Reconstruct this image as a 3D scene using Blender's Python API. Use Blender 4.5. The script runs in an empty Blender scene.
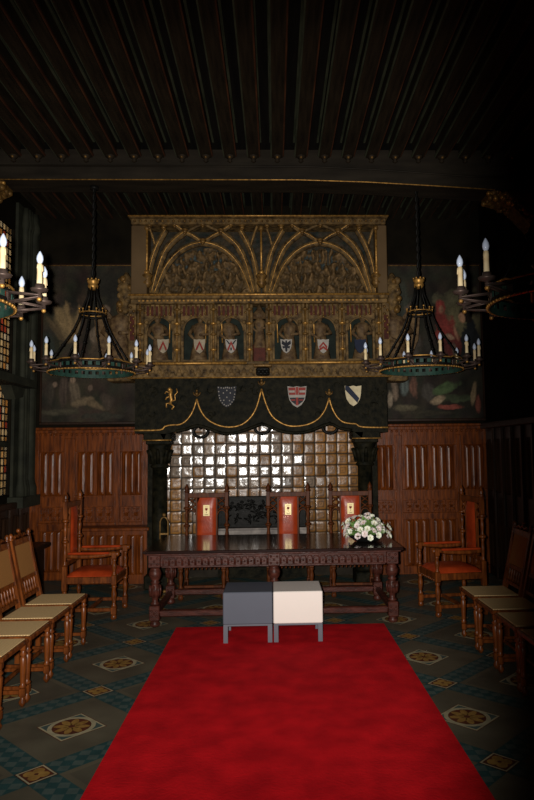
import bpy, math, random
from mathutils import Vector, Matrix, noise
random.seed(7)
PI = math.pi
sc = bpy.context.scene
COL = sc.collection

# ------------------------------------------------------------------ camera
EYE = 1.75; FPX = 650.0; PPX = 295.0; PPY = 400.0; ROLL = 0.0115
_dx, _dy = 275.0 - PPX, PPY - 451.0
_c, _s = math.cos(ROLL), math.sin(ROLL)
_ux, _uy = _dx*_c + _dy*_s, -_dx*_s + _dy*_c
PITCH = math.atan2(-_uy, FPX)
YAW = -math.asin(_ux/math.sqrt(_ux**2 + _uy**2 + FPX**2))

def view_dir(u, v, w):
    u, v = u*_c + v*_s, -u*_s + v*_c
    f = w*math.cos(PITCH) - v*math.sin(PITCH); z = w*math.sin(PITCH) + v*math.cos(PITCH)
    return Vector((u*math.cos(YAW) + f*math.sin(YAW), -u*math.sin(YAW) + f*math.cos(YAW), z))

def at(x, y, D):
    """measure: the point of the plane Y = D seen at photo position x, y -> (X, Z)"""
    r = view_dir((x-PPX)/FPX, (PPY-y)/FPX, 1.0)
    t = D/r.y
    return r.x*t, EYE + r.z*t

cam_data = bpy.data.cameras.new('camera')
cam = bpy.data.objects.new('camera', cam_data); COL.objects.link(cam)
cam_data.sensor_fit = 'VERTICAL'; cam_data.sensor_height = 24.0; cam_data.lens = 24.0*FPX/800.0
cam_data.shift_x = -(PPX-267.0)/800.0
_r, _u, _b = view_dir(1, 0, 0), view_dir(0, 1, 0), -view_dir(0, 0, 1)
cam.matrix_world = Matrix(((_r.x, _u.x, _b.x, 0), (_r.y, _u.y, _b.y, 0), (_r.z, _u.z, _b.z, EYE), (0, 0, 0, 1)))
cam_data.clip_start = 0.05
sc.camera = cam

# ------------------------------------------------------------------ light
world = bpy.data.worlds.new('world'); sc.world = world; world.use_nodes = True
world.node_tree.nodes['Background'].inputs[0].default_value = (1.0, 0.93, 0.84, 1)
world.node_tree.nodes['Background'].inputs[1].default_value = 0.65
BEAM_R = (.20, .41); BEAM_L = (-.35, -.64)      # tangents where the beam begins to fade, and ends
flash = bpy.data.lights.new('camera_flash', 'SPOT')
flash.energy = 1900; flash.spot_size = math.radians(120); flash.spot_blend = 0.2
flash.shadow_soft_size = 0.025; flash.color = (1.0, 0.96, 0.9)
fo = bpy.data.objects.new('camera_flash', flash); COL.objects.link(fo)
fo.location = (-0.09, 0.0, 1.78)
fo.rotation_euler = (PI/2, 0, 0)
# the flash head throws a soft-edged rectangular beam, turned a little to the left
flash.use_nodes = True
ln = flash.node_tree; LN = ln.nodes; LL_ = ln.links
ltc = LN.new('ShaderNodeTexCoord'); lsp = LN.new('ShaderNodeSeparateXYZ'); LL_.new(ltc.outputs['Normal'], lsp.inputs[0])
def lm(op, a, b=None):
    n = LN.new('ShaderNodeMath'); n.operation = op
    for i, q in enumerate((a, b)):
        if q is None: continue
        if isinstance(q, (int, float)): n.inputs[i].default_value = q
        else: LL_.new(q, n.inputs[i])
    return n.outputs[0]
def lr(v, a, b):
    n = LN.new('ShaderNodeMapRange'); n.interpolation_type = 'SMOOTHSTEP'; n.inputs['From Min'].default_value = a; n.inputs['From Max'].default_value = b
    LL_.new(v, n.inputs['Value']); return n.outputs['Result']
_az = lm('ABSOLUTE', lsp.outputs['Z']); _tx = lm('DIVIDE', lsp.outputs['X'], _az); _ty = lm('DIVIDE', lsp.outputs['Y'], _az)
_SX, _SY = 1.0, 1.0
_tx = lm('MULTIPLY', _tx, _SX); _ty = lm('MULTIPLY', _ty, _SY)
_f = lm('MULTIPLY', lr(_tx, BEAM_R[1], BEAM_R[0]), lr(_tx, BEAM_L[1], BEAM_L[0]))
_f = lm('MULTIPLY', _f, lr(lm('ABSOLUTE', lm('SUBTRACT', _ty, .05)), .80, .10))
LL_.new(_f, LN['Emission'].inputs['Strength'])
sc.view_settings.view_transform = 'Standard'
sc.view_settings.look = 'None'
sc.view_settings.gamma = 1.0
sc.view_settings.use_curve_mapping = False
sc.view_settings.exposure = 0.0

# ------------------------------------------------------------------ materials
MATS = {}
def mat(name, c1, c2=None, rough=0.6, metal=0.0, scale=6.0, stretch=(1, 1, 1), bump=0.0, bscale=None, coat=0.0, attr=None,
        spec=0.12, detail=6.0, kind='noise', sheen=0.0):
    m = bpy.data.materials.new(name); m.use_nodes = True
    nt = m.node_tree; N = nt.nodes; L = nt.links; p = N['Principled BSDF']
    p.inputs['Roughness'].default_value = rough; p.inputs['Metallic'].default_value = metal
    p.inputs['Coat Weight'].default_value = coat; p.inputs['Coat Roughness'].default_value = 0.12
    p.inputs['Specular IOR Level'].default_value = spec
    if sheen: p.inputs['Sheen Weight'].default_value = sheen
    tc = N.new('ShaderNodeTexCoord'); mp = N.new('ShaderNodeMapping'); mp.inputs['Scale'].default_value = stretch
    L.new(tc.outputs['Object'], mp.inputs['Vector'])
    c2 = c2 or tuple(x*0.6 for x in c1)
    if kind == 'weave':
        n = N.new('ShaderNodeTexChecker'); n.inputs['Scale'].default_value = scale; fac = n.outputs['Fac']
    else:
        n = N.new('ShaderNodeTexNoise'); n.inputs['Scale'].default_value = scale; n.inputs['Detail'].default_value = detail; fac = n.outputs['Fac']
    L.new(mp.outputs['Vector'], n.inputs['Vector'])
    ramp = N.new('ShaderNodeValToRGB'); e = ramp.color_ramp.elements
    e[0].position = 0.32; e[1].position = 0.68
    e[0].color = (*c2, 1); e[1].color = (*c1, 1)
    L.new(fac, ramp.inputs['Fac'])
    col = ramp.outputs['Color']
    if attr:
        a = N.new('ShaderNodeAttribute'); a.attribute_name = attr
        mx = N.new('ShaderNodeMix'); mx.data_type = 'RGBA'; mx.blend_type = 'MULTIPLY'; mx.inputs[0].default_value = 1.0
        L.new(a.outputs['Color'], mx.inputs[6]); L.new(col, mx.inputs[7]); col = mx.outputs[2]
    L.new(col, p.inputs['Base Color'])
    if bump:
        n2 = N.new('ShaderNodeTexNoise'); n2.inputs['Scale'].default_value = bscale or scale; n2.inputs['Detail'].default_value = 3
        L.new(mp.outputs['Vector'], n2.inputs['Vector'])
        b = N.new('ShaderNodeBump'); b.inputs['Strength'].default_value = bump; b.inputs['Distance'].default_value = 0.01
        L.new(n2.outputs['Fac'], b.inputs['Height']); L.new(b.outputs['Normal'], p.inputs['Normal'])
    MATS[name] = m
    return m

W1 = (1, 1, 1); W2 = (.62, .62, .62)
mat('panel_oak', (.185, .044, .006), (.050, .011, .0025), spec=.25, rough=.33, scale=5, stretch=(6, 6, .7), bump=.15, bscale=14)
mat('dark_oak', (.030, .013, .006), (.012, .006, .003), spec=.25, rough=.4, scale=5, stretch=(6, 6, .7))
mat('table_oak', (.080, .022, .014), (.028, .008, .005), spec=.2, rough=.4, scale=8, stretch=(1, 4, 4), bump=.2, bscale=30)
mat('table_polish', (.020, .008, .006), (.011, .005, .004), rough=.16, scale=5, stretch=(1, 8, 8), coat=.2, spec=.5)
mat('chair_oak', (.18, .047, .008), (.05, .012, .0025), spec=.3, rough=.33, scale=6, stretch=(5, 5, 1))
mat('dark_chair_oak', (.12, .033, .008), (.045, .012, .004), spec=.12, rough=.45, scale=6, stretch=(5, 5, 1))
mat('leather', (.40, .048, .010), (.25, .028, .006), spec=.25, rough=.32, scale=9, bump=.12, bscale=40)
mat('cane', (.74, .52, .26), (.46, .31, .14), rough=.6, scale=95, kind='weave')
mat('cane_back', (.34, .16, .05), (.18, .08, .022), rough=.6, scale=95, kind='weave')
mat('carpet_red', (.60, .006, .011), (.38, .003, .007), rough=1.0, scale=5, bump=.35, bscale=60, spec=.1, detail=8)
mat('gilt', (.60, .32, .075), (.20, .10, .025), spec=.3, rough=.42, metal=.5, scale=30)
mat('old_gilt', (.24, .13, .034), (.07, .036, .011), spec=.2, rough=.45, metal=.3, scale=22, bump=.3, bscale=40)
mat('carved_stone', (.20, .122, .045), (.035, .022, .011), rough=.6, scale=13, bump=.6, bscale=45)
mat('relief_paint', W1, W2, rough=.55, attr='Color', scale=30, bump=.4, bscale=50)
mat('plain_board', (.125, .078, .036), (.085, .052, .024), rough=.6, scale=2)
mat('mantle_stone', (.017, .0145, .0075), (.003, .0035, .002), spec=.06, rough=.6, scale=14, bump=.5, bscale=30)
mat('grey_stone', (.033, .034, .022), (.014, .015, .011), rough=.75, scale=4, bump=.3, bscale=25)
mat('ledge_stone', (.33, .29, .26), (.16, .14, .13), rough=.5, scale=12)
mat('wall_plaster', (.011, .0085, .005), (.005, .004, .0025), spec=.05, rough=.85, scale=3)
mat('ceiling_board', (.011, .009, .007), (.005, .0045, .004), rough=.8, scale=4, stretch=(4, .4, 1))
mat('joist_wood', (.030, .021, .012), (.011, .008, .005), rough=.7, scale=5, stretch=(6, .5, 3))
mat('joist_green', (.065, .07, .042), (.025, .03, .018), rough=.7, scale=6, stretch=(3, .5, 3))
mat('joist_red', (.10, .040, .018), (.04, .016, .009), rough=.7, scale=6, stretch=(3, .5, 3))
mat('beam_wood', (.028, .022, .015), (.014, .011, .008), rough=.6, scale=3, stretch=(.6, 3, 3))
mat('black_iron', (.012, .011, .010), (.006, .006, .005), rough=.5, metal=.3, scale=20, bump=.3)
mat('wrought_iron', (.11, .075, .06), (.05, .035, .03), rough=.45, metal=.5, scale=20)
mat('teal_iron', (.028, .070, .052), (.014, .036, .028), rough=.5, scale=20)
mat('wax', (.80, .66, .40), (.66, .50, .28), rough=.5, scale=12)
mat('bulb_glass', (.62, .70, .85), (.52, .60, .78), rough=.18, scale=3, coat=.4)
mat('tile_glaze', W1, (.55, .52, .5), rough=.19, attr='Color', scale=16, bump=.5, bscale=12, spec=.95, detail=4)
mat('tile_matt', W1, (.55, .52, .5), rough=.30, attr='Color', scale=16, bump=.45, bscale=11, spec=.3, detail=4)
mat('grout', (.035, .028, .02), (.02, .016, .012), rough=.9)
mat('mural_paint', W1, (.7, .7, .7), rough=.75, attr='Color', scale=40, spec=.2)
mat('floor_stone', (.105, .092, .062), (.066, .058, .040), rough=.42, scale=3)
mat('floor_stone_dark', (.082, .074, .052), (.055, .050, .036), rough=.42, scale=3)
mat('teal_tile', (.022, .062, .062), (.016, .045, .045), rough=.4, scale=10)
mat('slate_tile', (.065, .095, .085), (.042, .065, .060), rough=.4, scale=10)
mat('cream_tile', (.36, .31, .19), (.24, .21, .13), rough=.42, scale=16)
mat('ochre_tile', (.30, .17, .045), (.19, .10, .028), rough=.42, scale=22)
mat('rust_tile', (.10, .03, .016), (.06, .02, .012), rough=.42, scale=16)
mat('stool_grey', (.105, .112, .14), (.098, .105, .13), rough=.5, scale=3)
mat('stool_leg', (.15, .155, .18), (.13, .135, .16), rough=.4, metal=.3, scale=3)
mat('stool_white', (.80, .72, .66), (.78, .70, .64), rough=.45, scale=3)
mat('petal', (.88, .80, .76), (.74, .58, .58), rough=.6, scale=30)
mat('petal_white', (.90, .88, .78), (.74, .78, .58), rough=.6, scale=30)
mat('leaf_green', (.20, .33, .09), (.07, .16, .04), rough=.5, scale=20)
mat('stamen', (.5, .35, .05), rough=.6)
mat('black_bowl', (.012, .012, .012), rough=.35)
mat('shield_cream', (.66, .56, .36), (.5, .42, .26), rough=.5, scale=20)
mat('shield_dark_cream', (.36, .30, .21), (.24, .20, .14), rough=.5, scale=30)  # darker tone of the cream, for the niche shields
mat('shield_white', (.36, .33, .29), (.26, .24, .21), rough=.5, scale=20)
mat('shield_black', (.012, .013, .02), rough=.5)
mat('shield_red', (.28, .03, .02), (.18, .02, .015), rough=.5)
mat('shield_blue', (.014, .02, .045), rough=.5)
mat('plaque', (.80, .66, .36), (.70, .55, .28), rough=.35, metal=.2)
mat('niche_teal', (.014, .020, .015), (.006, .009, .007), rough=.7, scale=9)
mat('figure_paint', (.16, .10, .045), (.05, .028, .015), rough=.55, scale=16, bump=.6, bscale=40)
mat('red_paint', (.085, .020, .012), (.04, .012, .008), rough=.6, scale=20)
mat('lead', (.012, .012, .012), rough=.6)

g = bpy.data.materials.new('stained_glass'); g.use_nodes = True
nt = g.node_tree; nt.nodes.clear()
out = nt.nodes.new('ShaderNodeOutputMaterial'); mix = nt.nodes.new('ShaderNodeMixShader')
tr = nt.nodes.new('ShaderNodeBsdfTranslucent'); gl = nt.nodes.new('ShaderNodeBsdfGlossy'); gl.inputs['Roughness'].default_value = .1
a = nt.nodes.new('ShaderNodeAttribute'); a.attribute_name = 'Color'
nt.links.new(a.outputs['Color'], tr.inputs['Color']); mix.inputs[0].default_value = .05
nt.links.new(tr.outputs[0], mix.inputs[1]); nt.links.new(gl.outputs[0], mix.inputs[2]); nt.links.new(mix.outputs[0], out.inputs['Surface'])
MATS['stained_glass'] = g

# ------------------------------------------------------------------ mesh helpers
class MB:
    def __init__(s, *mats):
        s.v = []; s.f = []; s.m = []; s.c = None; s.mats = list(mats); s.sm = []
    def mi(s, m):
        if m is None: return 0
        if m not in s.mats: s.mats.append(m)
        return s.mats.index(m)
    def face(s, idx, m=None, smooth=False):
        s.f.append(idx); s.m.append(s.mi(m)); s.sm.append(smooth)
    def add(s, vs, fs, m=None, smooth=False):
        b = len(s.v); s.v += [tuple(p) for p in vs]
        k = s.mi(m)
        for f in fs: s.f.append([b+i for i in f]); s.m.append(k); s.sm.append(smooth)
    def box(s, x0, x1, y0, y1, z0, z1, m=None, ch=0.0):
        if ch <= 0:
            vs = [(x, y, z) for z in (z0, z1) for y in (y0, y1) for x in (x0, x1)]
            s.add(vs, [(0, 2, 3, 1), (4, 5, 7, 6), (0, 1, 5, 4), (2, 6, 7, 3), (0, 4, 6, 2), (1, 3, 7, 5)], m); return s
        # chamfered box: rings in z
        def ring(d, z): return [(x0+d+e[0]*ch, y0+d+e[1]*ch, z) if False else None for e in ()]
        c = ch; R = []
        def octo(i, z):
            a0, a1, b0, b1 = x0+i, x1-i, y0+i, y1-i
            return [(a0+c, b0, z), (a1-c, b0, z), (a1, b0+c, z), (a1, b1-c, z), (a1-c, b1, z), (a0+c, b1, z), (a0, b1-c, z), (a0, b0+c, z)]
        vs = octo(c, z0) + octo(0, z0+c) + octo(0, z1-c) + octo(c, z1)
        fs = [tuple(range(7, -1, -1)), tuple(range(24, 32))]
        for k in range(3):
            for i in range(8):
                j = (i+1) % 8; fs.append((k*8+i, k*8+j, k*8+8+j, k*8+8+i))
        s.add(vs, fs, m); return s
    def prism(s, poly, y0, y1, m=None, axis='y'):
        n = len(poly)
        if axis == 'y': vs = [(p[0], y0, p[1]) for p in poly] + [(p[0], y1, p[1]) for p in poly]
        elif axis == 'x': vs = [(y0, p[0], p[1]) for p in poly] + [(y1, p[0], p[1]) for p in poly]
        else: vs = [(p[0], p[1], y0) for p in poly] + [(p[0], p[1], y1) for p in poly]
        s.add(vs, [tuple(range(n)), tuple(range(2*n-1, n-1, -1))] + [(i, i+n, (i+1) % n+n, (i+1) % n) for i in range(n)], m); return s
    def lathe(s, prof, c=(0, 0, 0), seg=12, m=None, sx=1, sy=1, smooth=True):
        vs = []; fs = []
        for r, z in prof:
            for i in range(seg):
                t = 2*PI*i/seg; vs.append((c[0]+r*sx*math.cos(t), c[1]+r*sy*math.sin(t), c[2]+z))
        for k in range(len(prof)-1):
            for i in range(seg):
                j = (i+1) % seg; fs.append((k*seg+i, k*seg+j, (k+1)*seg+j, (k+1)*seg+i))
        if prof[0][0] > 1e-6: fs.append(tuple(range(seg-1, -1, -1)))
        if prof[-1][0] > 1e-6: fs.append(tuple((len(prof)-1)*seg+i for i in range(seg)))
        s.add(vs, fs, m, smooth); return s
    def tube(s, pts, r, seg=6, m=None, closed=False, smooth=True):
        P = [Vector(p) for p in pts]; n = len(P); vs = []; fs = []
        R = r if isinstance(r, (list, tuple)) else [r]*n
        up = None
        for i in range(n):
            if closed: d = P[(i+1) % n] - P[i-1]
            else: d = P[min(i+1, n-1)] - P[max(i-1, 0)]
            d.normalize()
            if up is None:
                up = Vector((0, 0, 1)) if abs(d.z) < .9 else Vector((1, 0, 0))
            a = d.cross(up); 
            if a.length < 1e-5: a = d.orthogonal()
            a.normalize(); b = a.cross(d); up = b
            for k in range(seg):
                t = 2*PI*k/seg; q = P[i] + (a*math.cos(t) + b*math.sin(t))*R[i]; vs.append(tuple(q))
        for i in range(n if closed else n-1):
            j = (i+1) % n
            for k in range(seg):
                l = (k+1) % seg; fs.append((i*seg+k, i*seg+l, j*seg+l, j*seg+k))
        if not closed: fs += [tuple(range(seg-1, -1, -1)), tuple((n-1)*seg+k for k in range(seg))]
        s.add(vs, fs, m, smooth); return s
    def ball(s, c, r, seg=10, m=None, sx=1, sy=1, sz=1):
        pr = [(r*math.sin(PI*k/7)+1e-7*(k in (0, 7)), -r*math.cos(PI*k/7)*sz) for k in range(8)]
        return s.lathe(pr, c, seg, m, sx, sy)
    def build(s, name, parent=None, loc=None, colors=None, fix=True):
        me = bpy.data.meshes.new(name); me.from_pydata(s.v, [], [list(f) for f in s.f])
        for m in (s.mats or ['panel_oak']): me.materials.append(MATS[m])
        me.polygons.foreach_set('material_index', s.m); me.polygons.foreach_set('use_smooth', s.sm)
        if colors is not None:
            ca = me.color_attributes.new('Color', 'FLOAT_COLOR', 'POINT')
            ca.data.foreach_set('color', [x for c in colors for x in (c[0], c[1], c[2], 1.0)])
        me.validate(); me.update()
        if fix:
            import bmesh
            bm = bmesh.new(); bm.from_mesh(me); bmesh.ops.recalc_face_normals(bm, faces=bm.faces); bm.to_mesh(me); bm.free()
        o = bpy.data.objects.new(name, me); COL.objects.link(o)
        if parent: o.parent = parent
        if loc: o.location = loc
        return o

def tag(o, label=None, cat=None, group=None, kind=None):
    if label: o['label'] = label
    if cat: o['category'] = cat
    if group: o['group'] = group
    if kind: o['kind'] = kind
    return o
def thing(name, label, cat, loc=(0, 0, 0), rz=0, group=None):
    o = bpy.data.objects.new(name, None); COL.objects.link(o); o.location = loc; o.rotation_euler = (0, 0, rz)
    o.empty_display_size = .1
    return tag(o, label, cat, group)
def struct(o): o['kind'] = 'structure'; return o
def copy_tree(o, parent=None):
    c = o.copy(); COL.objects.link(c)
    if parent: c.parent = parent
    for ch in list(o.children): copy_tree(ch, c)
    return c
def B(name, parent, m, *boxes, ch=0.0):
    b = MB(m)
    for q in boxes: b.box(*q, ch=ch)
    return b.build(name, parent)
def arch_plate(mb, x0, x1, z0, z1, cx, hw, zs, y0, y1, m=None, rise=1.0, n=14, zb=None):
    """plate with an arched opening (half width hw, springing zs) whose foot is at zb"""
    zb = z0 if zb is None else zb
    arc = [(cx-hw, zb)] + [(cx-hw*math.cos(PI*i/n), zs+hw*rise*math.sin(PI*i/n)) for i in range(n+1)] + [(cx+hw, zb)]
    outer = []
    for (px, pz) in arc:
        if pz <= zs+1e-6: outer.append((x0 if px < cx else x1, pz))
        else:
            dx, dz = px-cx, pz-zs
            t = min(((x1-cx) if dx > 0 else (cx-x0))/abs(dx) if abs(dx) > 1e-6 else 1e9, (z1-zs)/dz)
            outer.append((cx+dx*t, zs+dz*t))
    k = len(arc); vs = []
    for y in (y0, y1):
        vs += [(p[0], y, p[1]) for p in arc] + [(p[0], y, p[1]) for p in outer]
    fs = []
    for i in range(k-1):
        fs += [(i, i+1, k+i+1, k+i), (2*k+i, 3*k+i, 3*k+i+1, 2*k+i+1), (i, 2*k+i, 2*k+i+1, i+1)]
    mb.add(vs, fs, m)
    for (cxx, czz) in ((x0, z1), (x1, z1)):   # corners
        pass
    # fill the corners cut off by the radial outline
    for sgn in (-1, 1):
        xe = x0 if sgn < 0 else x1
        on_side = [p for p in outer if abs(p[0]-xe) < 1e-6]; on_top = [p for p in outer if abs(p[1]-z1) < 1e-6]
        ps = max(on_side, key=lambda p: p[1]); pt = min(on_top, key=lambda p: abs(p[0]-xe)) if on_top else (cx, z1)
        mb.prism([ps, (xe, z1), pt], y0, y1, m)
    if zb > z0: mb.box(x0, x1, y0, y1, z0, zb, m)

XL, XR, YB, YF = -3.46, 3.06, 9.35, -3.0     # inner faces of the room
ZJ, ZC = 5.15, 5.36                          # under the joists, under the ceiling boards
YH = 8.5                                     # front plane of the chimney hood
BY0, BY1 = 7.33, 7.68                        # the great beam

# ------------------------------------------------------------------ floor
PX, PY = 1.28, 1.24; OX, OY = -1.32, 4.365   # pitch and one big rosette centre
fl = MB('floor_stone', 'floor_stone_dark', 'teal_tile', 'slate_tile', 'cream_tile', 'ochre_tile', 'rust_tile')
def rot_sq(cx, cy, h, z, m, mb=fl):          # square standing on its corner, half diagonals h*PX/1.26, h*PY/1.26
    hx, hy = h*PX/1.26, h*PY/1.26
    mb.add([(cx-hx, cy, z), (cx, cy-hy, z), (cx+hx, cy, z), (cx, cy+hy, z)], [(0, 1, 2, 3)], m)
def disc(cx, cy, r, z, m, n=20, r0=0, mb=fl):
    for i in range(n):
        a0, a1 = 2*PI*i/n, 2*PI*(i+1)/n
        if r0 == 0: mb.add([(cx, cy, z), (cx+r*math.cos(a0), cy+r*math.sin(a0), z), (cx+r*math.cos(a1), cy+r*math.sin(a1), z)], [(0, 1, 2)], m)
        else: mb.add([(cx+q*math.cos(t), cy+q*math.sin(t), z) for q, t in ((r0, a0), (r, a0), (r, a1), (r0, a1))], [(0, 1, 2, 3)], m)
fl.add([(XL-.3, YF-.2, 0), (XR+.3, YF-.2, 0), (XR+.3, YB+.2, 0), (XL-.3, YB+.2, 0)], [(0, 1, 2, 3)], 'floor_stone')
fl.box(XL-.3, XR+.3, YF-.2, YB+.2, -.15, -.002, 'floor_stone_dark')
def uv(a, b): return OX + (a-b)*PX/2, OY + (a+b)*PY/2   # lattice a,b along the two diagonals; big rosettes at integers
for a in range(-8, 9):
    for b in range(-8, 9):
        cx, cy = uv(a, b)
        if not (XL-.4 < cx < XR+.4 and 1.6 < cy < YB+.3): continue
        # big rosette
        z = .0012
        if (a+b) % 2: rot_sq(cx, cy, .455, z*.5, 'floor_stone_dark')
        rot_sq(cx, cy, .222, z, 'rust_tile'); rot_sq(cx, cy, .214, z+.0004, 'cream_tile'); rot_sq(cx, cy, .196, z+.0008, 'slate_tile')
        disc(cx, cy, .150, z+.0012, 'cream_tile'); disc(cx, cy, .122, z+.0016, 'rust_tile')
        for k in range(8):
            t = PI*k/4
            px, py = cx+.066*math.cos(t), cy+.066*math.sin(t)
            e = [(px+math.cos(t)*.052*math.cos(q)-math.sin(t)*.024*math.sin(q), py+math.sin(t)*.052*math.cos(q)+math.cos(t)*.024*math.sin(q), z+.002) for q in [PI*j/5 for j in range(10)]]
            fl.add(e, [tuple(range(10))], 'ochre_tile')
        disc(cx, cy, .022, z+.0024, 'rust_tile', 8)
        # bands of small teal squares between the cells, two rows wide
        for (da, db) in ((1, 0), (0, 1)):
            n = 10
            for k in range(n):
                for w in (0, 1):
                    s0, s1 = -.5+k/n, -.5+(k+1)/n; w0, w1 = (-.095, 0) if w == 0 else (0, .095)
                    if max(abs(s0), abs(s1)) > .5: continue
                    q = []
                    for (ss, ww) in ((s0, w0), (s1, w0), (s1, w1), (s0, w1)):
                        aa = a + (.5+ww if da else ss); bb = b + (ss if da else .5+ww); q.append((*uv(aa, bb), z*.8))
                    fl.add(q, [(0, 1, 2, 3)], 'teal_tile')
                    mx = [sum(c[i] for c in q)/4 for i in (0, 1, 2)]
                    q2 = [((q[i][0]+q[(i+1) % 4][0])/2*.96+mx[0]*.04, (q[i][1]+q[(i+1) % 4][1])/2*.96+mx[1]*.04, z*1.1) for i in range(4)]
                    fl.add(q2, [(0, 1, 2, 3)], 'slate_tile')
        # small rosette on the crossing
        sx, sy = uv(a+.5, b+.5)
        rot_sq(sx, sy, .118, z+.0006, 'rust_tile'); rot_sq(sx, sy, .112, z+.001, 'cream_tile'); rot_sq(sx, sy, .098, z+.0014, 'rust_tile')
        for k in range(4):
            t = PI/2*k; disc(sx+.040*math.cos(t), sy+.040*math.sin(t), .032, z+.002+.0001*k, 'ochre_tile', 10)
        disc(sx, sy, .012, z+.0026, 'rust_tile', 8)
floor_o = struct(fl.build('floor', fix=False))

# ------------------------------------------------------------------ walls
def px_wall(x0, x1, y0, y1, z0, z1): return (x0, x1, y0, y1, z0, z1)
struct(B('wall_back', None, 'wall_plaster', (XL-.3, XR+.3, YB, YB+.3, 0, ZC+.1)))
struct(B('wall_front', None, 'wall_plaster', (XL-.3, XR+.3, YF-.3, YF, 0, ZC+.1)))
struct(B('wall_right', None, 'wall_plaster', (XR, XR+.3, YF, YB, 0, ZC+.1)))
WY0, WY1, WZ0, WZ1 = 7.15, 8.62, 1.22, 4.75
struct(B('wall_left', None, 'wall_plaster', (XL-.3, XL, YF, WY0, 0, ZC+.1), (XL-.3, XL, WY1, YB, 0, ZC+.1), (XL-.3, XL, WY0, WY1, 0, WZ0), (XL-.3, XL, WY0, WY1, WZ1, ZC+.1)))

# ceiling: boards, joists, and the painted listels on their edges
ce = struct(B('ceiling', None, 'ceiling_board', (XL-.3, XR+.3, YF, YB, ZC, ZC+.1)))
jx = -.08 - .274*12
j0 = {}
for k in range(23):
    X = jx + .274*(k+.5)
    if X < XL+.05 or X > XR-.05: continue
    for si, (ya, yb) in enumerate(((YF, BY0), (BY1, YB))):
        if si not in j0:
            b = MB('joist_wood', 'joist_green', 'joist_red')
            b.box(-.062, .062, 0, yb-ya, ZJ, ZC, 'joist_wood')
            b.box(-.078, -.056, .01, yb-ya-.01, ZJ+.012, ZJ+.034, 'joist_green'); b.box(.056, .078, .01, yb-ya-.01, ZJ+.012, ZJ+.034, 'joist_red')
            b.box(-.090, -.066, .01, yb-ya-.01, ZC-.03, ZC-.004, 'joist_green'); b.box(.066, .090, .01, yb-ya-.01, ZC-.03, ZC-.004, 'joist_green')
            o = b.build('joist', ce); j0[si] = o
        else: o = j0[si].copy(); COL.objects.link(o)
        o.location = (X, ya, 0)
# great beam with gilt arris; its underside drops a little at the right
bm_root = tag(thing('ceiling_beam', 'heavy dark timber beam with a gilt edge crossing the whole ceiling', 'beam', (0, BY0, 4.88)))
bot = [(XL, 0), (.3, 0), (1.1, -.025), (1.9, -.07), (2.6, -.115), (XR, -.13)]
b = MB('beam_wood')
b.prism([(x, z) for x, z in bot] + [(XR, ZJ-4.88+.1), (XL, ZJ-4.88+.1)], 0, BY1-BY0)
b.build('beam_body', bm_root)
b = MB('gilt'); b.tube([(x, -.006, z+.008) for x, z in bot[:-1] if x > XL+.01 or True], .007, 6); b.build('gilt_moulding', bm_root)
b = MB('beam_wood', 'old_gilt')
b.tube([(XL, -.012, .17), (.4, -.012, .165), (1.2, -.012, .13), (2.3, -.012, .05), (XR, -.012, .02)], .010, 6, 'beam_wood'); b.build('shaped_moulding', bm_root)
for k in range(23):       # carved joist brackets on the face of the beam
    X = jx + .274*(k+.5)
    if X < XL+.05 or X > XR-.05: continue
    b = MB('joist_wood', 'old_gilt')
    b.lathe([(.012, -.075), (.03, -.06), (.022, -.04), (.05, -.01), (.06, .03), (.045, .05)], (X, -.045, ZJ-4.88), 8, 'joist_wood')
    b.ball((X, -.075, ZJ-4.88-.02), .018, 6, 'old_gilt'); b.ball((X-.035, -.06, ZJ-4.88+.012), .014, 6, 'joist_wood'); b.ball((X+.035, -.06, ZJ-4.88+.012), .014, 6, 'joist_wood')
    b.build('joist_bracket', bm_root)
for sgn, X0, X1, z in ((-1, XL, XL+.36, 0), (1, XR, XR-.52, -.12)):    # gilded corbels under the beam ends
    b = MB('old_gilt', 'gilt')
    n = 26; rnd = random.Random(3)
    b.prism([(X0, z-.42), (X0, z), (X1, z), (X1, z-.06), ((X0+X1)/2, z-.14)], .04, BY1-BY0-.04, 'old_gilt')
    for i in range(n):
        t = i/(n-1); x = X1+(X0-X1)*t; zz = z-.06-.30*t*t
        b.ball((x, .03+rnd.random()*.02, zz+rnd.uniform(-.01, .09)), rnd.uniform(.02, .045), 7, 'gilt' if i % 2 == 0 else 'old_gilt')
        b.ball((x, .1+rnd.random()*.2, zz-.01), rnd.uniform(.02, .045), 7, 'old_gilt')
    b.build('corbel', bm_root)

# ------------------------------------------------------------------ window
wn = tag(thing('window_1', 'tall leaded window of amber glass in the stone-framed wall', 'window', (XL, (WY0+WY1)/2, WZ0)), kind='structure')
v = MB('stained_glass'); cols = []; rnd = random.Random(5)
cw = .095; lead = MB('lead')
y = WY0
pal = [(.95, .50, .16), (1, .70, .34), (.80, .34, .08), (1, .78, .48), (.90, .58, .24), (.85, .60, .3), (.70, .42, .16), (.50, .07, .03)]
yc = (WY0+WY1)/2
ny = int((WY1-WY0)/cw); nz = int((WZ1-WZ0)/cw)
for i in range(ny):
    for k in range(nz):
        y0 = WY0 + i*(WY1-WY0)/ny; y1 = y0+(WY1-WY0)/ny; z0 = WZ0+k*(WZ1-WZ0)/nz; z1 = z0+(WZ1-WZ0)/nz
        n = len(v.v); v.v += [(-.04, y0-yc, z0-WZ0), (-.04, y1-yc, z0-WZ0), (-.04, y1-yc, z1-WZ0), (-.04, y0-yc, z1-WZ0)]
        v.face([n, n+1, n+2, n+3]); c = rnd.choice(pal); f = rnd.uniform(.35, .75); cols += [tuple(q*f for q in c)]*4
v.build('stained_glass', wn, colors=cols, fix=False)
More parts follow.
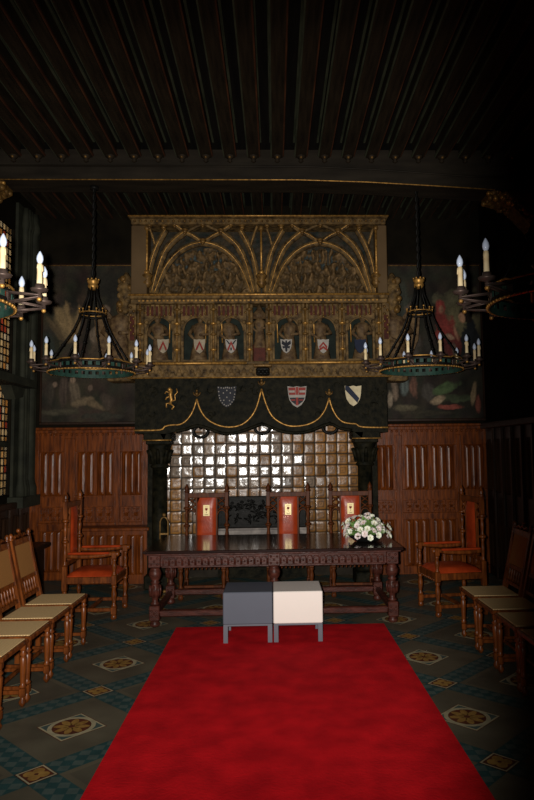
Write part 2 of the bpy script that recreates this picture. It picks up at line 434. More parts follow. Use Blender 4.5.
for i in range(ny+1):
    y0 = -(WY1-WY0)/2 + i*(WY1-WY0)/ny; lead.box(-.048, -.032, y0-.009, y0+.009, 0, WZ1-WZ0)
for k in range(nz+1):
    z0 = k*(WZ1-WZ0)/nz; lead.box(-.048, -.032, -(WY1-WY0)/2, (WY1-WY0)/2, z0-.009, z0+.009)
lead.build('leading', wn)
hy = (WY1-WY0)/2
B('mullion', wn, 'grey_stone', (-.10, .0, -.05, .05, 0, WZ1-WZ0), ch=.02)
B('transom', wn, 'grey_stone', (-.10, .02, -hy, hy, 1.46, 1.60), ch=.02)
B('transom', wn, 'grey_stone', (-.10, .0, -hy, hy, .62, .70), ch=.02)
# stone pier beside the window with clustered shafts
b = MB('grey_stone')
b.box(XL+.001, XL+.04, WY1+.02, 9.12, 1.15, ZJ-.02); 
for yy, r in ((8.76, .04), (8.83, .05), (8.90, .05), (9.02, .08), (9.14, .05)):
    b.lathe([(r*1.5, 0), (r*1.5, .12), (r*1.15, .18), (r, .24), (r, 3.6), (r*1.3, 3.66), (r*1.3, 3.72), (r, 3.8), (r, ZJ-1.24)], (XL+.09, yy, 1.18), 10)
b.box(XL, XL+.2, WY1-.05, 9.2, 1.05, 1.19)
pier = b.build('trim_1'); struct(pier)
b = MB('grey_stone'); b.box(XL, XL+.28, WY0+.2, WY1+.15, 2.62, 2.72); b.prism([(WY1-.35, 2.62), (WY1+.1, 2.62), (WY1+.05, 2.5), (WY1-.2, 2.45)], XL, XL+.14, None, 'x')
o = b.build('trim_2'); struct(o)

# ------------------------------------------------------------------ oak panelling
def linenfold(mb, x0, x1, z0, z1, y, m='panel_oak', folds=3):
    """frame-and-fold panel: raised vertical folds with scalloped ends, facing -Y"""
    w = x1-x0; nx = folds*8; zs = [0, .04, .07, .93, .96, 1.0]; vs = []; fs = []
    for k, t in enumerate(zs):
        for i in range(nx+1):
            u = i/nx; ph = (u*folds) % 1.0
            h = abs(math.sin(PI*u*folds))**.6*.022 + .012*(1 if .42 < ph < .58 else 0)
            zz = t
            if k in (1, 4): zz = t + (.022*math.cos(2*PI*u*folds))*(1 if k == 4 else -1)
            hh = 0 if k in (0, 5) else h*(0.9 if k in (1, 4) else 1)
            vs.append((x0+w*u, y-hh, z0+(z1-z0)*zz))
    for k in range(len(zs)-1):
        for i in range(nx): fs.append((k*(nx+1)+i, k*(nx+1)+i+1, (k+1)*(nx+1)+i+1, (k+1)*(nx+1)+i))
    mb.add(vs, fs, m)
def carved_frieze(mb, x0, x1, z0, z1, y, m='panel_oak'):
    n = max(2, int((x1-x0)/.09)); w = (x1-x0)/n; h = z1-z0
    for i in range(n):
        cx = x0+w*(i+.5); cz = (z0+z1)/2
        mb.ball((cx, y, cz), min(w, h)*.2, 7, m, sy=.5)
        for s1 in (-1, 1):
            for s2 in (-1, 1):
                mb.tube([(cx, y-.006, cz), (cx+s1*w*.3, y-.014, cz+s2*h*.15), (cx+s1*w*.38, y-.008, cz+s2*h*.38), (cx+s1*w*.1, y-.008, cz+s2*h*.40)], .008, 5, m)

def panel_run(root, cells, stiles, x0, x1, rows, ztop, y, fr):
    """rows: list of (z0, z1, kind)"""
    bk = MB('panel_oak'); bk.box(x0, x1, y, y+fr, .0, ztop); bk.build('back_board', root)
    for (a0, a1) in stiles:
        b = MB('panel_oak'); b.box(a0, a1, y-.035, y, 0, ztop-.1, ch=.008)
        b.box(a0+.012, a0+.024, y-.045, y-.034, .1, ztop-.12); b.box(a1-.024, a1-.012, y-.045, y-.034, .1, ztop-.12); b.build('stile', root)
    for i in range(len(rows)+1):
        zz0 = 0 if i == 0 else rows[i-1][1]; zz1 = ztop if i == len(rows) else rows[i][0]
        b = MB('panel_oak'); b.box(x0, x1, y-.028, y, zz0, zz1, ch=.006); b.box(x0, x1, y-.038, y-.027, zz1-.02, zz1-.006); b.box(x0, x1, y-.038, y-.027, zz0+.006, zz0+.02) 
        b.build('rail', root)
    for (c0, c1) in cells:
        for (z0, z1, kind) in rows:
            b = MB('panel_oak')
            if kind == 'fold': linenfold(b, c0, c1, z0, z1, y-.003, folds=2 if c1-c0 < .26 else 3); b.build('linenfold_panel', root)
            else: carved_frieze(b, c0, c1, z0+.01, z1-.01, y-.004); b.build('carved_panel', root)

YP = YB-.08
def zx(x, y): return at(x, y, YP)
def cx_(l): return [(at(a, 470, YP)[0], at(b_, 470, YP)[0]) for a, b_ in l]
ztopL = at(90, 431, YP)[1]
zf1, zf0 = at(100, 452, YP)[1], at(100, 495, YP)[1]
zr1, zr0 = at(100, 507, YP)[1], at(100, 522, YP)[1]
ROWS = [(.12, zr0-.12, 'fold'), (zr0, zr1, 'carved'), (zf0, zf1, 'fold')]
pl = tag(thing('trim_3', 'reddish oak linenfold panelling left of the fireplace', 'panelling', (0, 0, 0)), kind='structure')
panel_run(pl, cx_([(41, 62), (78, 94), (97, 113), (122, 141)]), cx_([(30, 40), (64, 76), (114, 121), (142, 149)]), XL, -1.60, ROWS, ztopL, YP, .08)
def cornice(root, x0, x1, z, name='cornice'):
    b = MB('panel_oak'); b.box(x0, x1, YP-.06, YP+.07, z-.03, z+.015, ch=.006); b.box(x0, x1, YP-.10, YP+.07, z+.015, z+.05, ch=.008)
    n = int((x1-x0)/.07)
    for i in range(n): b.ball((x0+(i+.5)*(x1-x0)/n, YP-.055, z-.05), .018, 6)
    return b.build(name, root)
cornice(pl, XL, -1.66, ztopL)
pr = tag(thing('trim_4', 'reddish oak linenfold panelling right of the fireplace', 'panelling', (0, 0, 0)), kind='structure')
zg1, zg0 = at(430, 445, YP)[1], at(430, 489, YP)[1]
zq1, zq0 = at(430, 500, YP)[1], at(430, 512, YP)[1]
ROWR = [(.12, zq0-.10, 'fold'), (zq0, zq1, 'carved'), (zg0, zg1, 'fold')]
panel_run(pr, cx_([(374, 393), (405, 428), (432, 454), (465, 484)]), cx_([(364, 372), (395, 402), (456, 462)]), 1.26, XR, ROWR, ztopL, YP, .08)
cornice(pr, 1.34, XR, ztopL)
# side walls: darker panelling
def side_panel(root, X, sgn, y0, y1, ztop, rows, m):
    n = int((y1-y0)/.34); w = (y1-y0)/n
    b = MB(m); b.box(min(X, X-sgn*.05), max(X, X-sgn*.05), y0, y1, 0, ztop); b.build('back_board', root)
    b = MB(m); b.box(min(X-sgn*.05, X-sgn*.13), max(X-sgn*.05, X-sgn*.13), y0, y1, ztop-.03, ztop+.05, ch=.01); b.build('cornice', root)
    for i in range(n):
        for (z0, z1) in rows:
            q = MB(m); linenfold(q, 0, w-.10, z0, z1, 0, m, folds=2)
            q.v = [(X-sgn*.05+sgn*p[1], y0+i*w+.05+p[0], p[2]) for p in q.v]; q.build('linenfold_panel', root)
        q = MB(m); q.box(min(X-sgn*.05, X-sgn*.085), max(X-sgn*.05, X-sgn*.085), y0+i*w-.03, y0+i*w+.03, 0, ztop-.03, ch=.006); q.build('stile', root)
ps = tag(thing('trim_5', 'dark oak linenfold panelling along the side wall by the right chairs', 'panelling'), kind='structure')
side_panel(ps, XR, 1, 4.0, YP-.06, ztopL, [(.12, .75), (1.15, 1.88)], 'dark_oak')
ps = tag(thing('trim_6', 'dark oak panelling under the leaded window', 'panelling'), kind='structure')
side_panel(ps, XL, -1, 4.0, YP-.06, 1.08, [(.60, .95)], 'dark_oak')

# ledge benches under the panelling
bn = thing('wall_bench', 'dark oak bench built along the side wall below the leaded window', 'bench', (XL+.06, 4.6, 0))
L_ = 4.0
b = MB('dark_oak'); b.box(0, .50, 0, L_, .56, .62, ch=.012); b.build('seat', bn)
b = MB('dark_oak'); b.box(0, .42, .03, L_-.03, .0, .56); b.build('box', bn)
for i in range(9):
    q = MB('dark_oak'); q.box(.42, .445, .06+i*.44, .12+i*.44, .02, .55, ch=.006); q.build('stile', bn)
bb = thing('wall_bench', 'reddish oak chest bench against the panelling left of the fireplace', 'bench', (-2.87, YP-.40, 0))
zl = at(110, 528, YP-.40)[1]
b = MB('panel_oak'); b.box(0, 1.17, 0, .35, zl-.045, zl, ch=.01); b.build('seat', bb)
b = MB('panel_oak'); b.box(.03, 1.14, .05, .35, 0, zl-.046); b.build('box', bb)
for i in range(4):
    q = MB('panel_oak'); linenfold(q, .06+i*.27, .29+i*.27, .12, zl-.1, .049, folds=2); q.build('linenfold_panel', bb)

# ------------------------------------------------------------------ murals
def srgb(c): return tuple(((x/255)/12.92 if x <= 10 else (((x/255)+.055)/1.055)**2.4) for x in c)
def mural(name, x0, x1, z0, z1, base, blobs, label, cat, depth=YB-.03, gain=2.3, parent_frame=True, seed=1):
    root = thing(name, label, cat, ((x0+x1)/2, depth, z0))
    nx, nz = 110, 170; cxm = (x0+x1)/2
    m = MB('mural_paint'); cols = []
    for k in range(nz+1):
        for i in range(nx+1):
            X = x0+(x1-x0)*i/nx; Z = z0+(z1-z0)*k/nz; m.v.append((X-cxm, -.02, Z-z0))
            c = list(base)
            nn = noise.noise((X*3+seed, Z*3, .3)); n2 = noise.noise((X*11+seed, Z*7, 1.3)); n3 = noise.noise((X*24, Z*24, seed))
            f = max(.15, 1+.7*nn+.5*n2); c = [q*f for q in c]
            c[0] *= 1+.3*noise.noise((X*5, Z*5, 9)); c[1] *= 1+.3*noise.noise((X*6, Z*5, 5))
            for (bx, bz, rx, rz, col, ang, soft) in blobs:
                dx, dz = X-bx, Z-bz; ca, sa = math.cos(ang), math.sin(ang)
                u, w = (dx*ca+dz*sa)/rx, (-dx*sa+dz*ca)/rz
                d = u*u+w*w + .55*n2+.5*noise.noise((X*7, Z*5, bx*3))+.3*n3
                t = max(0, min(1, (1-d)/soft))
                if t > 0:
                    sh = 1+.45*noise.noise((u*2.5+bx*7, w*1.2, bz*3))+.25*n3
                    c = [q*(1-t)+col[j]*sh*t for j, q in enumerate(c)]
            cols.append([max(0.001, q*gain) for q in c])
    for k in range(nz):
        for i in range(nx): m.face([k*(nx+1)+i, k*(nx+1)+i+1, (k+1)*(nx+1)+i+1, (k+1)*(nx+1)+i])
    m.build('canvas', root, colors=cols, fix=False)
    w = (x1-x0)/2; h = z1-z0
    for (a, b_, c, d) in ((-w-.03, w+.03, -.04, 0), (-w-.03, w+.03, h, h+.035), (-w-.03, -w, 0, h), (w, w+.03, 0, h)):
        q = MB('old_gilt' if d-c < .05 and c > 0 and False else 'dark_oak'); q.box(a, b_, -.035, .028, c, d, ch=.008); q.build('frame', root)
    q = MB('old_gilt'); q.box(-w, w, -.040, -.034, h-.004, h+.006); q.build('gilt_fillet', root)
    q = MB('dark_oak'); q.box(-w, w, -.019, .025, .0, h); q.build('backing', root)
    return root
def bl(px, py, rx, ry, rgb, ang=0, soft=.6):
    X, Z = at(px, py, YB-.05); k = (YB-.05)/FPX
    return (X, Z, rx*k, ry*k, tuple(q*.85+.15*sum(srgb(rgb))/3 for q in srgb(rgb)), math.radians(ang), soft)
zt = at(110, 266, YB-.05)[1]; zb_ = ztopL+.13
mural('wall_painting', XL+.16, -1.98, zb_, zt, srgb((30, 26, 19)), [
    bl(110, 285, 30, 18, (24, 22, 16)), bl(68, 325, 15, 22, (74, 60, 36), 12), bl(62, 318, 5, 24, (92, 74, 44), 30, .8), bl(70, 322, 3, 24, (95, 76, 45), 12, .8), bl(78, 320, 3, 22, (88, 70, 42), -8, .8),
    bl(56, 330, 4, 18, (58, 46, 28), 38, .8), bl(98, 345, 9, 20, (52, 42, 30), -15), bl(95, 335, 5, 10, (74, 62, 48), -10), bl(112, 340, 7, 18, (42, 36, 28)), bl(122, 330, 7, 20, (60, 48, 30)),
    bl(48, 350, 8, 22, (30, 34, 28)), bl(85, 300, 8, 8, (40, 30, 20)), bl(105, 312, 5, 7, (72, 58, 44)), bl(50, 395, 6, 16, (40, 34, 26)), bl(63, 392, 5, 18, (48, 38, 30)), bl(75, 395, 6, 16, (64, 54, 40), 10),
    bl(82, 402, 12, 5, (70, 58, 40), 20), bl(95, 405, 12, 4, (66, 54, 36), -25), bl(108, 400, 8, 10, (42, 34, 26)), bl(60, 412, 22, 4, (46, 42, 30)), bl(100, 416, 22, 4, (34, 32, 24)), bl(55, 385, 3, 4, (80, 64, 50)), bl(73, 380, 3, 4, (84, 68, 52)), bl(90, 388, 3, 4, (70, 56, 44))],
    'dark mural with pale spread cloth and crouching people, behind the far left chandelier', 'painting', seed=2)
ztr = at(430, 266, YB-.05)[1]
mural('wall_painting', 1.62, 3.02, zb_, ztr, srgb((26, 23, 17)), [
    bl(462, 320, 24, 30, (72, 66, 42), 0, .9), bl(455, 298, 26, 10, (64, 60, 40), 10, .8), bl(402, 300, 10, 22, (36, 38, 30)), bl(410, 310, 6, 8, (60, 50, 42)), bl(408, 330, 10, 22, (44, 50, 48)),
    bl(447, 330, 12, 22, (88, 26, 20), 22), bl(441, 306, 6, 9, (96, 30, 22)), bl(441, 309, 3, 5, (96, 62, 44)), bl(452, 345, 12, 14, (62, 20, 16), -10), bl(456, 333, 2.5, 9, (112, 76, 54), 15), bl(450, 337, 6, 3, (105, 80, 60), -25),
    bl(470, 345, 10, 26, (16, 18, 20), -5, .3), bl(466, 314, 7, 8, (20, 14, 10), 0, .3), bl(462, 318, 3.4, 5.5, (128, 92, 64), 10, .4), bl(455, 352, 3, 12, (60, 50, 40), 10),
    bl(415, 345, 8, 14, (46, 40, 34)), bl(428, 340, 6, 18, (30, 28, 22)), bl(395, 390, 4, 14, (78, 64, 50), 5), bl(390, 400, 3, 10, (90, 78, 62)), bl(404, 386, 5, 12, (54, 60, 56)), bl(414, 388, 5, 12, (68, 44, 32)),
    bl(428, 392, 7, 10, (44, 40, 34)), bl(446, 388, 16, 6, (48, 62, 34), 20), bl(455, 398, 20, 5, (40, 46, 28)), bl(438, 400, 9, 4, (100, 84, 62), 20), bl(450, 407, 14, 3, (96, 42, 30)), bl(474, 392, 3, 16, (90, 74, 50), -8), bl(478, 404, 3, 12, (84, 40, 28)), bl(405, 408, 16, 4, (58, 52, 36)), bl(425, 413, 30, 3, (34, 30, 20))],
    'mural with a red-hooded figure and a man in black, behind the far right chandelier', 'painting', seed=5)

# ------------------------------------------------------------------ fireplace
fp = thing('fireplace', 'monumental carved and gilded chimneypiece with dark stone hood and tiled hearth', 'fireplace', (-.2, 9.0, 0))
FX, FY = -.2, 9.0
def F(mb, name, parent=fp, **k):
    mb.v = [(p[0]-FX, p[1]-FY, p[2]) for p in mb.v]
    return mb.build(name, parent, **k)
def H(x, y, D=YH): return at(x, y, D)
hx0, hx1 = H(131, 300)[0], H(387, 300)[0]
zTop = H(258, 217)[1]; zLed = H(258, 294.5)[1]; zFr1 = H(258, 364)[1]; zFr0 = H(258, 378)[1]
cxh = (hx0+hx1)/2
# core behind the sculpture
b = MB('carved_stone'); b.box(hx0+.06, hx1-.06, 8.84, YB, 2.30, zTop-.02); F(b, 'chimney_core')
# top lintel
b = MB('carved_stone', 'gilt'); b.box(hx0, hx1, YH-.04, 8.86, zTop-.11, zTop-.03, 'carved_stone', ch=.01); b.box(hx0-.03, hx1+.03, YH-.08, 8.86, zTop-.03, zTop, 'carved_stone', ch=.008)
F(b, 'top_cornice')
b = MB('gilt'); b.tube([(hx0-.03, YH-.085, zTop-.014), (hx1+.03, YH-.085, zTop-.014)], .011, 6); F(b, 'gilt_moulding')
b = MB('old_gilt')
for i in range(46): 
    X = hx0+.05+(hx1-hx0-.1)*i/45; b.ball((X, YH-.045, zTop-.07), .018, 6)
F(b, 'bead_moulding')
# flat side boards of the upper stage
for a0, a1 in ((H(131, 250)[0], H(147, 250)[0]), (H(377, 250)[0], H(387, 250)[0])):
    b = MB('plain_board'); b.box(a0, a1, YH, 8.84, zLed, zTop-.11, ch=.01); F(b, 'side_board')
# coving ground
def relief_panel(name, x0, x1, z0, z1, y, hfun, cfun, nx, nz, mask=None, m='relief_paint'):
    q = MB(m); cols = []; ok = {}
    for k in range(nz+1):
        for i in range(nx+1):
            X = x0+(x1-x0)*i/nx; Z = z0+(z1-z0)*k/nz; h = hfun(X, Z); q.v.append((X, y-h, Z)); cols.append(cfun(X, Z, h)); ok[(i, k)] = mask is None or mask(X, Z)
    for k in range(nz):
        for i in range(nx):
            if ok[(i, k)] or ok[(i+1, k+1)]: q.face([k*(nx+1)+i, k*(nx+1)+i+1, (k+1)*(nx+1)+i+1, (k+1)*(nx+1)+i], None, True)
    return F(q, name, colors=cols, fix=False)
def lobes(X, Z, s, seed):
    a = noise.noise((X*s, Z*s*.7, seed)); b2 = noise.noise((X*s*2.3, Z*s*1.6, seed+4)); c = noise.noise((X*s*5, Z*s*4, seed+8))
    return a, b2, c
def cov_h(X, Z): a, b2, c = lobes(X, Z, 9, 1); return .02+.012*b2+.008*c
def cov_c(X, Z, h):
    a, b2, c = lobes(X, Z, 6, 3)
    t = max(0, min(1, .5+a*1.2)); return (.022+.035*t+.015*c, .024+.018*t, .020+.004*t)
relief_panel('coving', H(146, 250)[0], H(378, 250)[0], zLed, zTop-.1, 8.80, cov_h, cov_c, 120, 44)
AC = (203, 320)
def crowd_h(X, Z):
    # rows of riders and foot soldiers: elongated bumps
    z = (Z-zLed)/.17+.5*noise.noise((X*3.5, Z*3, 6)); row = math.floor(z); u = X*9+row*.5+1.6*noise.noise((X*3, row*2, 2))+.6*noise.noise((X*8, Z*8, 2)); fu = (u % 1)-.5; fz = (z-row)-.5
    body = max(0, 1-(fu*2.3)**2-(fz*1.9)**2); head = max(0, 1-((fu)*5)**2-((fz-.38)*6)**2)
    return .015+.05*body+.045*head+.05*noise.noise((X*14, Z*12, 3))+.012*noise.noise((X*50, Z*45, 3))
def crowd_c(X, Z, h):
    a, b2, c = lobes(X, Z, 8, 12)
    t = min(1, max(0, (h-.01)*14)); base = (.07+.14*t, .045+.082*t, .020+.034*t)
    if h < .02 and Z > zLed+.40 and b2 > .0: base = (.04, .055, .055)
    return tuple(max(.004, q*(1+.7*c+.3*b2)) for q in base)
for cxp in AC:
    X0, X1 = H(cxp-47, 294)[0], H(cxp+47, 294)[0]; Xc = (X0+X1)/2; R = (X1-X0)/2; zr = H(cxp, 243)[1]-zLed
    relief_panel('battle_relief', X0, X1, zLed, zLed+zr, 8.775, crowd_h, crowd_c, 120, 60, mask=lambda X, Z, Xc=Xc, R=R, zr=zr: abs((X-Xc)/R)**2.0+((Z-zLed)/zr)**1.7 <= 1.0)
def smooth_pts(P, n=6):
    out = []
    for i in range(len(P)-1):
        p0 = Vector(P[max(i-1, 0)]); p1 = Vector(P[i]); p2 = Vector(P[i+1]); p3 = Vector(P[min(i+2, len(P)-1)])
        for k in range(n):
            t = k/n; out.append(.5*((2*p1)+(-p0+p2)*t+(2*p0-5*p1+4*p2-p3)*t*t+(-p0+3*p1-3*p2+p3)*t**3))
    out.append(Vector(P[-1])); return [tuple(p) for p in out]
def rib(pts, r, name='vault_rib', m='carved_stone', edge=True):
    # pts: (photo x, photo y, depth)
    P = smooth_pts([(H(x, y, D)[0], D, H(x, y, D)[1]) for x, y, D in pts])
    b = MB(m, 'old_gilt'); b.tube(P, r, 6, m)
    if edge: b.tube([(p[0], p[1]-r*.95, p[2]) for p in P], r*.17, 5, 'gilt')
    F(b, name)
for cxp in AC:
    for s in (-1, 1):
        rib([(cxp+s*55, 293, 8.72), (cxp+s*53, 270, 8.70), (cxp+s*47, 249, 8.64), (cxp+s*37, 230, 8.54)], .045)
        rib([(cxp+s*51, 293, 8.73), (cxp+s*43, 264, 8.69), (cxp+s*34, 246, 8.62), (cxp+s*18, 232, 8.54)], .050)
        rib([(cxp+s*48, 293, 8.74), (cxp+s*38, 269, 8.72), (cxp+s*26, 254, 8.68), (cxp+s*13, 246, 8.64), (cxp, 243, 8.62)], .046)
        rib([(cxp, 243, 8.62), (cxp+s*10, 236, 8.58), (cxp+s*18, 232, 8.56), (cxp+s*28, 225, 8.52)], .034)
        rib([(cxp+s*18, 232, 8.56), (cxp+s*9, 228, 8.54), (cxp+s*1, 224, 8.52)], .020, edge=False)
        rib([(cxp+s*47, 249, 8.66), (cxp+s*50, 238, 8.6), (cxp+s*54, 226, 8.53)], .020)
    for (dx, yy) in ((0, 242), (-18, 232), (18, 232), (-28, 225), (28, 225), (-39, 228), (39, 228), (0, 225), (-53, 226)):
        X, Z = H(cxp+dx, yy, 8.53); b = MB('old_gilt'); b.ball((X, 8.51, Z), .036, 8); b.ball((X, 8.49, Z-.035), .018, 6); b.lathe([(.05, 0), (.045, .012), (.02, .03)], (X, 8.52, Z+.02), 8); F(b, 'vault_boss')
# central and flank piers of the vault stage
for pxx, m in ((146.5, 'gilt'), (261.5, 'gilt'), (377, 'gilt')):
    X0, Z0 = H(pxx, 288); b = MB('old_gilt', 'gilt'); zz0 = H(pxx, 272)[1]
    b.tube([(X0, YH+.01, zz0), (X0, YH+.01, zTop-.12)], .016, 6, m); b.ball((X0, YH+.01, zz0), .035, 8, 'gilt'); b.ball((X0, YH+.01, zTop-.15), .04, 8, 'old_gilt')
    b.lathe([(.03, -.2), (.07, -.14), (.05, -.09), (.08, -.04), (.045, 0)], (X0, YH+.05, zz0), 8, 'old_gilt'); F(b, 'pendant_shaft')
# ledge between the stages
b = MB('carved_stone'); b.box(hx0-.02, hx1+.02, YH-.05, 8.86, zLed-.06, zLed, ch=.012); b.box(hx0, hx1, YH-.02, 8.86, zLed-.12, zLed-.06, ch=.008); F(b, 'ledge')
b = MB('gilt'); b.tube([(hx0-.02, YH-.058, zLed-.012), (hx1+.02, YH-.058, zLed-.012)], .016, 6); F(b, 'gilt_moulding')
b = MB('gilt')
for i in range(60): b.box(hx0+.1+i*(hx1-hx0-.2)/60, hx0+.1+(i+.5)*(hx1-hx0-.2)/60, YH-.03, YH-.018, zLed-.095, zLed-.075)
F(b, 'dentil_band')
# niche stage
NZ0, NZ1 = zFr1+.02, zLed-.12
b = MB('niche_teal'); b.box(hx0+.02, hx1-.02, 8.74, 8.86, NZ0, NZ1); F(b, 'niche_ground')
NCX = (159, 195.5, 231, 287, 324, 361)
half = at(17.5+275, 400, YH)[0]-at(275, 400, YH)[0]
sh_col = {159: ('shield_dark_cream', 'chev'), 195.5: ('shield_dark_cream', 'chev'), 231: ('shield_white', 'salt'), 287: ('shield_white', 'eagle'), 324: ('shield_white', 'chev2'), 361: ('shield_blue', None)}
def shield_mesh(cx, cz, w, h, y, base, pat):
    """heater shield with its charge in low relief"""
    b = MB(base, 'shield_red', 'shield_black', 'shield_blue', 'shield_white', 'gilt')
    out = [(-.5, .5), (-.2, .46), (0, .5), (.2, .46), (.5, .5), (.46, .1), (.40, -.15), (.22, -.38), (0, -.5), (-.22, -.38), (-.40, -.15), (-.46, .1)]
    P = lambda p: (cx+p[0]*w, cz+p[1]*h)
    b.prism([P(p) for p in out], y-.012, y+.012, base)
    def bar(pts, m, d=.018): b.prism([P(p) for p in pts], y-d, y-.010, m)
    if pat in ('chev', 'salt'):
        bar([(-.34, -.22), (-.22, -.32), (.04, .22), (0, .38)], 'shield_red'); bar([(.34, -.22), (.22, -.32), (-.04, .22), (0, .38)], 'shield_red', .0185)
    if pat == 'salt':
        bar([(-.44, .42), (-.36, .44), (-.1, .2), (-.18, .12)], 'shield_black'); bar([(.44, .42), (.36, .44), (.1, .2), (.18, .12)], 'shield_black')
        bar([(-.06, -.1), (.06, -.1), (.06, -.3), (-.06, -.3)], 'shield_black')
    if pat == 'chev2':
        for d in (0, -.30):
            bar([(-.36, -.02+d*.55), (-.30, -.16+d*.55), (0, .16+d), (0, .32+d)], 'shield_red'); bar([(.36, -.02+d*.55), (.30, -.16+d*.55), (0, .16+d), (0, .32+d)], 'shield_red')
    if pat == 'eagle':
        bar([(-.07, .4), (.07, .4), (.1, -.3), (0, -.42), (-.1, -.3)], 'shield_black')
        for s in (-1, 1):
            bar([(0, .2), (s*.36, .42), (s*.40, .16), (s*.1, 0)], 'shield_black', .0175); bar([(0, .02), (s*.34, .0), (s*.28, -.16), (s*.06, -.12)], 'shield_black', .017)
    if pat == 'bend': bar([(-.47, .49), (-.26, .47), (.36, -.12), (.24, -.34), (-.48, .30)], 'shield_blue')
    if pat == 'cross':
        for s1 in (-1, 1):
            bar([(s1*.08, .08), (s1*.42, .08), (s1*.46, .44), (s1*.08, .44)], 'shield_red', .014)
            bar([(s1*.12, .2), (s1*.42, .2), (s1*.42, .3), (s1*.12, .3)], 'shield_white', .019)
            bar([(s1*.06, -.04), (s1*.40, -.04), (s1*.30, -.22), (s1*.06, -.38)], 'shield_black', .016)
            bar([(s1*.10, -.12), (s1*.34, -.12), (s1*.30, -.18), (s1*.10, -.18)], 'shield_red', .02)
        bar([(-.06, .46), (.06, .46), (.06, -.4), (-.06, -.4)], 'shield_red', .02); bar([(-.44, .09), (.44, .09), (.43, -.03), (-.43, -.03)], 'shield_white', .0205)
    if pat == 'dots':
        n = 22
        for i in range(n):
            t = i/n*len(out); k = int(t); f = t-k; p = [(out[k][j]*(1-f)+out[(k+1) % len(out)][j]*f)*.88 for j in (0, 1)]
            b.ball((cx+p[0]*w, y-.014, cz+p[1]*h), .010, 6, 'shield_white')
        for (px, pz) in ((-.18, .18), (.18, .18), (0, -.02), (-.16, -.16), (.14, -.18), (0, .3)):
            b.ball((cx+px*w, y-.014, cz+pz*h), .011, 6, 'shield_white')
    if pat == 'lion':
        T = lambda pts, r: b.tube([(cx+p[0]*w, y-.016, cz+p[1]*h) for p in pts], r, 6, 'gilt')
        T([(.05, .42), (-.02, .2), (.05, -.05), (-.05, -.25)], [.018, .026, .022, .018]); b.ball((cx-.06*w, y-.02, cz+.40*h), .028, 8, 'gilt')
        T([(0, .25), (-.25, .32), (-.34, .22)], .010); T([(.02, .12), (-.22, .06), (-.30, -.04)], .010); T([(-.03, -.2), (-.26, -.2), (-.24, -.38)], .011); T([(0, -.22), (.2, -.34), (.06, -.46)], .012)
        T([(.04, -.12), (.28, -.05), (.24, .16), (.40, .28), (.34, .44)], .008)
    return b
def figure(mb, cx, y, z0, h, m='figure_paint', lean=0.0, arm=1, wings=False, rnd=None):
    """robed standing figure carved in the round"""
    w = h*.15
    prof = [(w*1.35, 0), (w*1.30, h*.05), (w*1.05, h*.25), (w*.85, h*.48), (w*.72, h*.56), (w*.95, h*.66), (w*1.05, h*.76), (w*.85, h*.82), (w*.34, h*.85), (w*.30, h*.88)]
    n = len(mb.v); mb.lathe(prof, (cx, y, z0), 14, m, sx=1, sy=.62)
    for i in range(n, len(mb.v)):      # folds of the robe
        p = mb.v[i]; t = math.atan2(p[1]-y, p[0]-cx); k = (p[2]-z0)/h
        f = 1+.13*math.sin(7*t+k*3)*max(0, .8-k); mb.v[i] = (cx+(p[0]-cx)*f+lean*k*k*h, y+(p[1]-y)*f, p[2])
    hx = cx+lean*h*.8
    mb.ball((hx, y-w*.05, z0+h*.93), w*.46, 10, m, sy=1.05, sz=1.22)
    mb.ball((hx, y+w*.12, z0+h*.95), w*.54, 10, m, sz=1.1)                      # hair
    mb.lathe([(w*.07, 0), (w*.03, w*.15)], (hx, y-w*.5, z0+h*.915), 5, m)        # nose
    for s in (-1, 1):
        sh = (cx+s*w*.9+lean*h*.6, y, z0+h*.77); el = (cx+s*w*1.45+lean*h*.4, y-w*.4, z0+h*.58); ha = (cx+s*w*.45, y-w*1.15, z0+h*(.55 if s == arm else .45))
        mb.tube([sh, el, ha], [w*.36, w*.30, w*.18], 7, m); mb.ball(ha, w*.22, 7, m)
        if wings:
            P = [(cx+s*w*.5, z0+h*.80), (cx+s*w*1.6, z0+h*1.02), (cx+s*w*2.4, z0+h*.85), (cx+s*w*2.2, z0+h*.5), (cx+s*w*1.5, z0+h*.25), (cx+s*w*.7, z0+h*.5)]
            mb.prism(P, y+w*.25, y+w*.5, m)
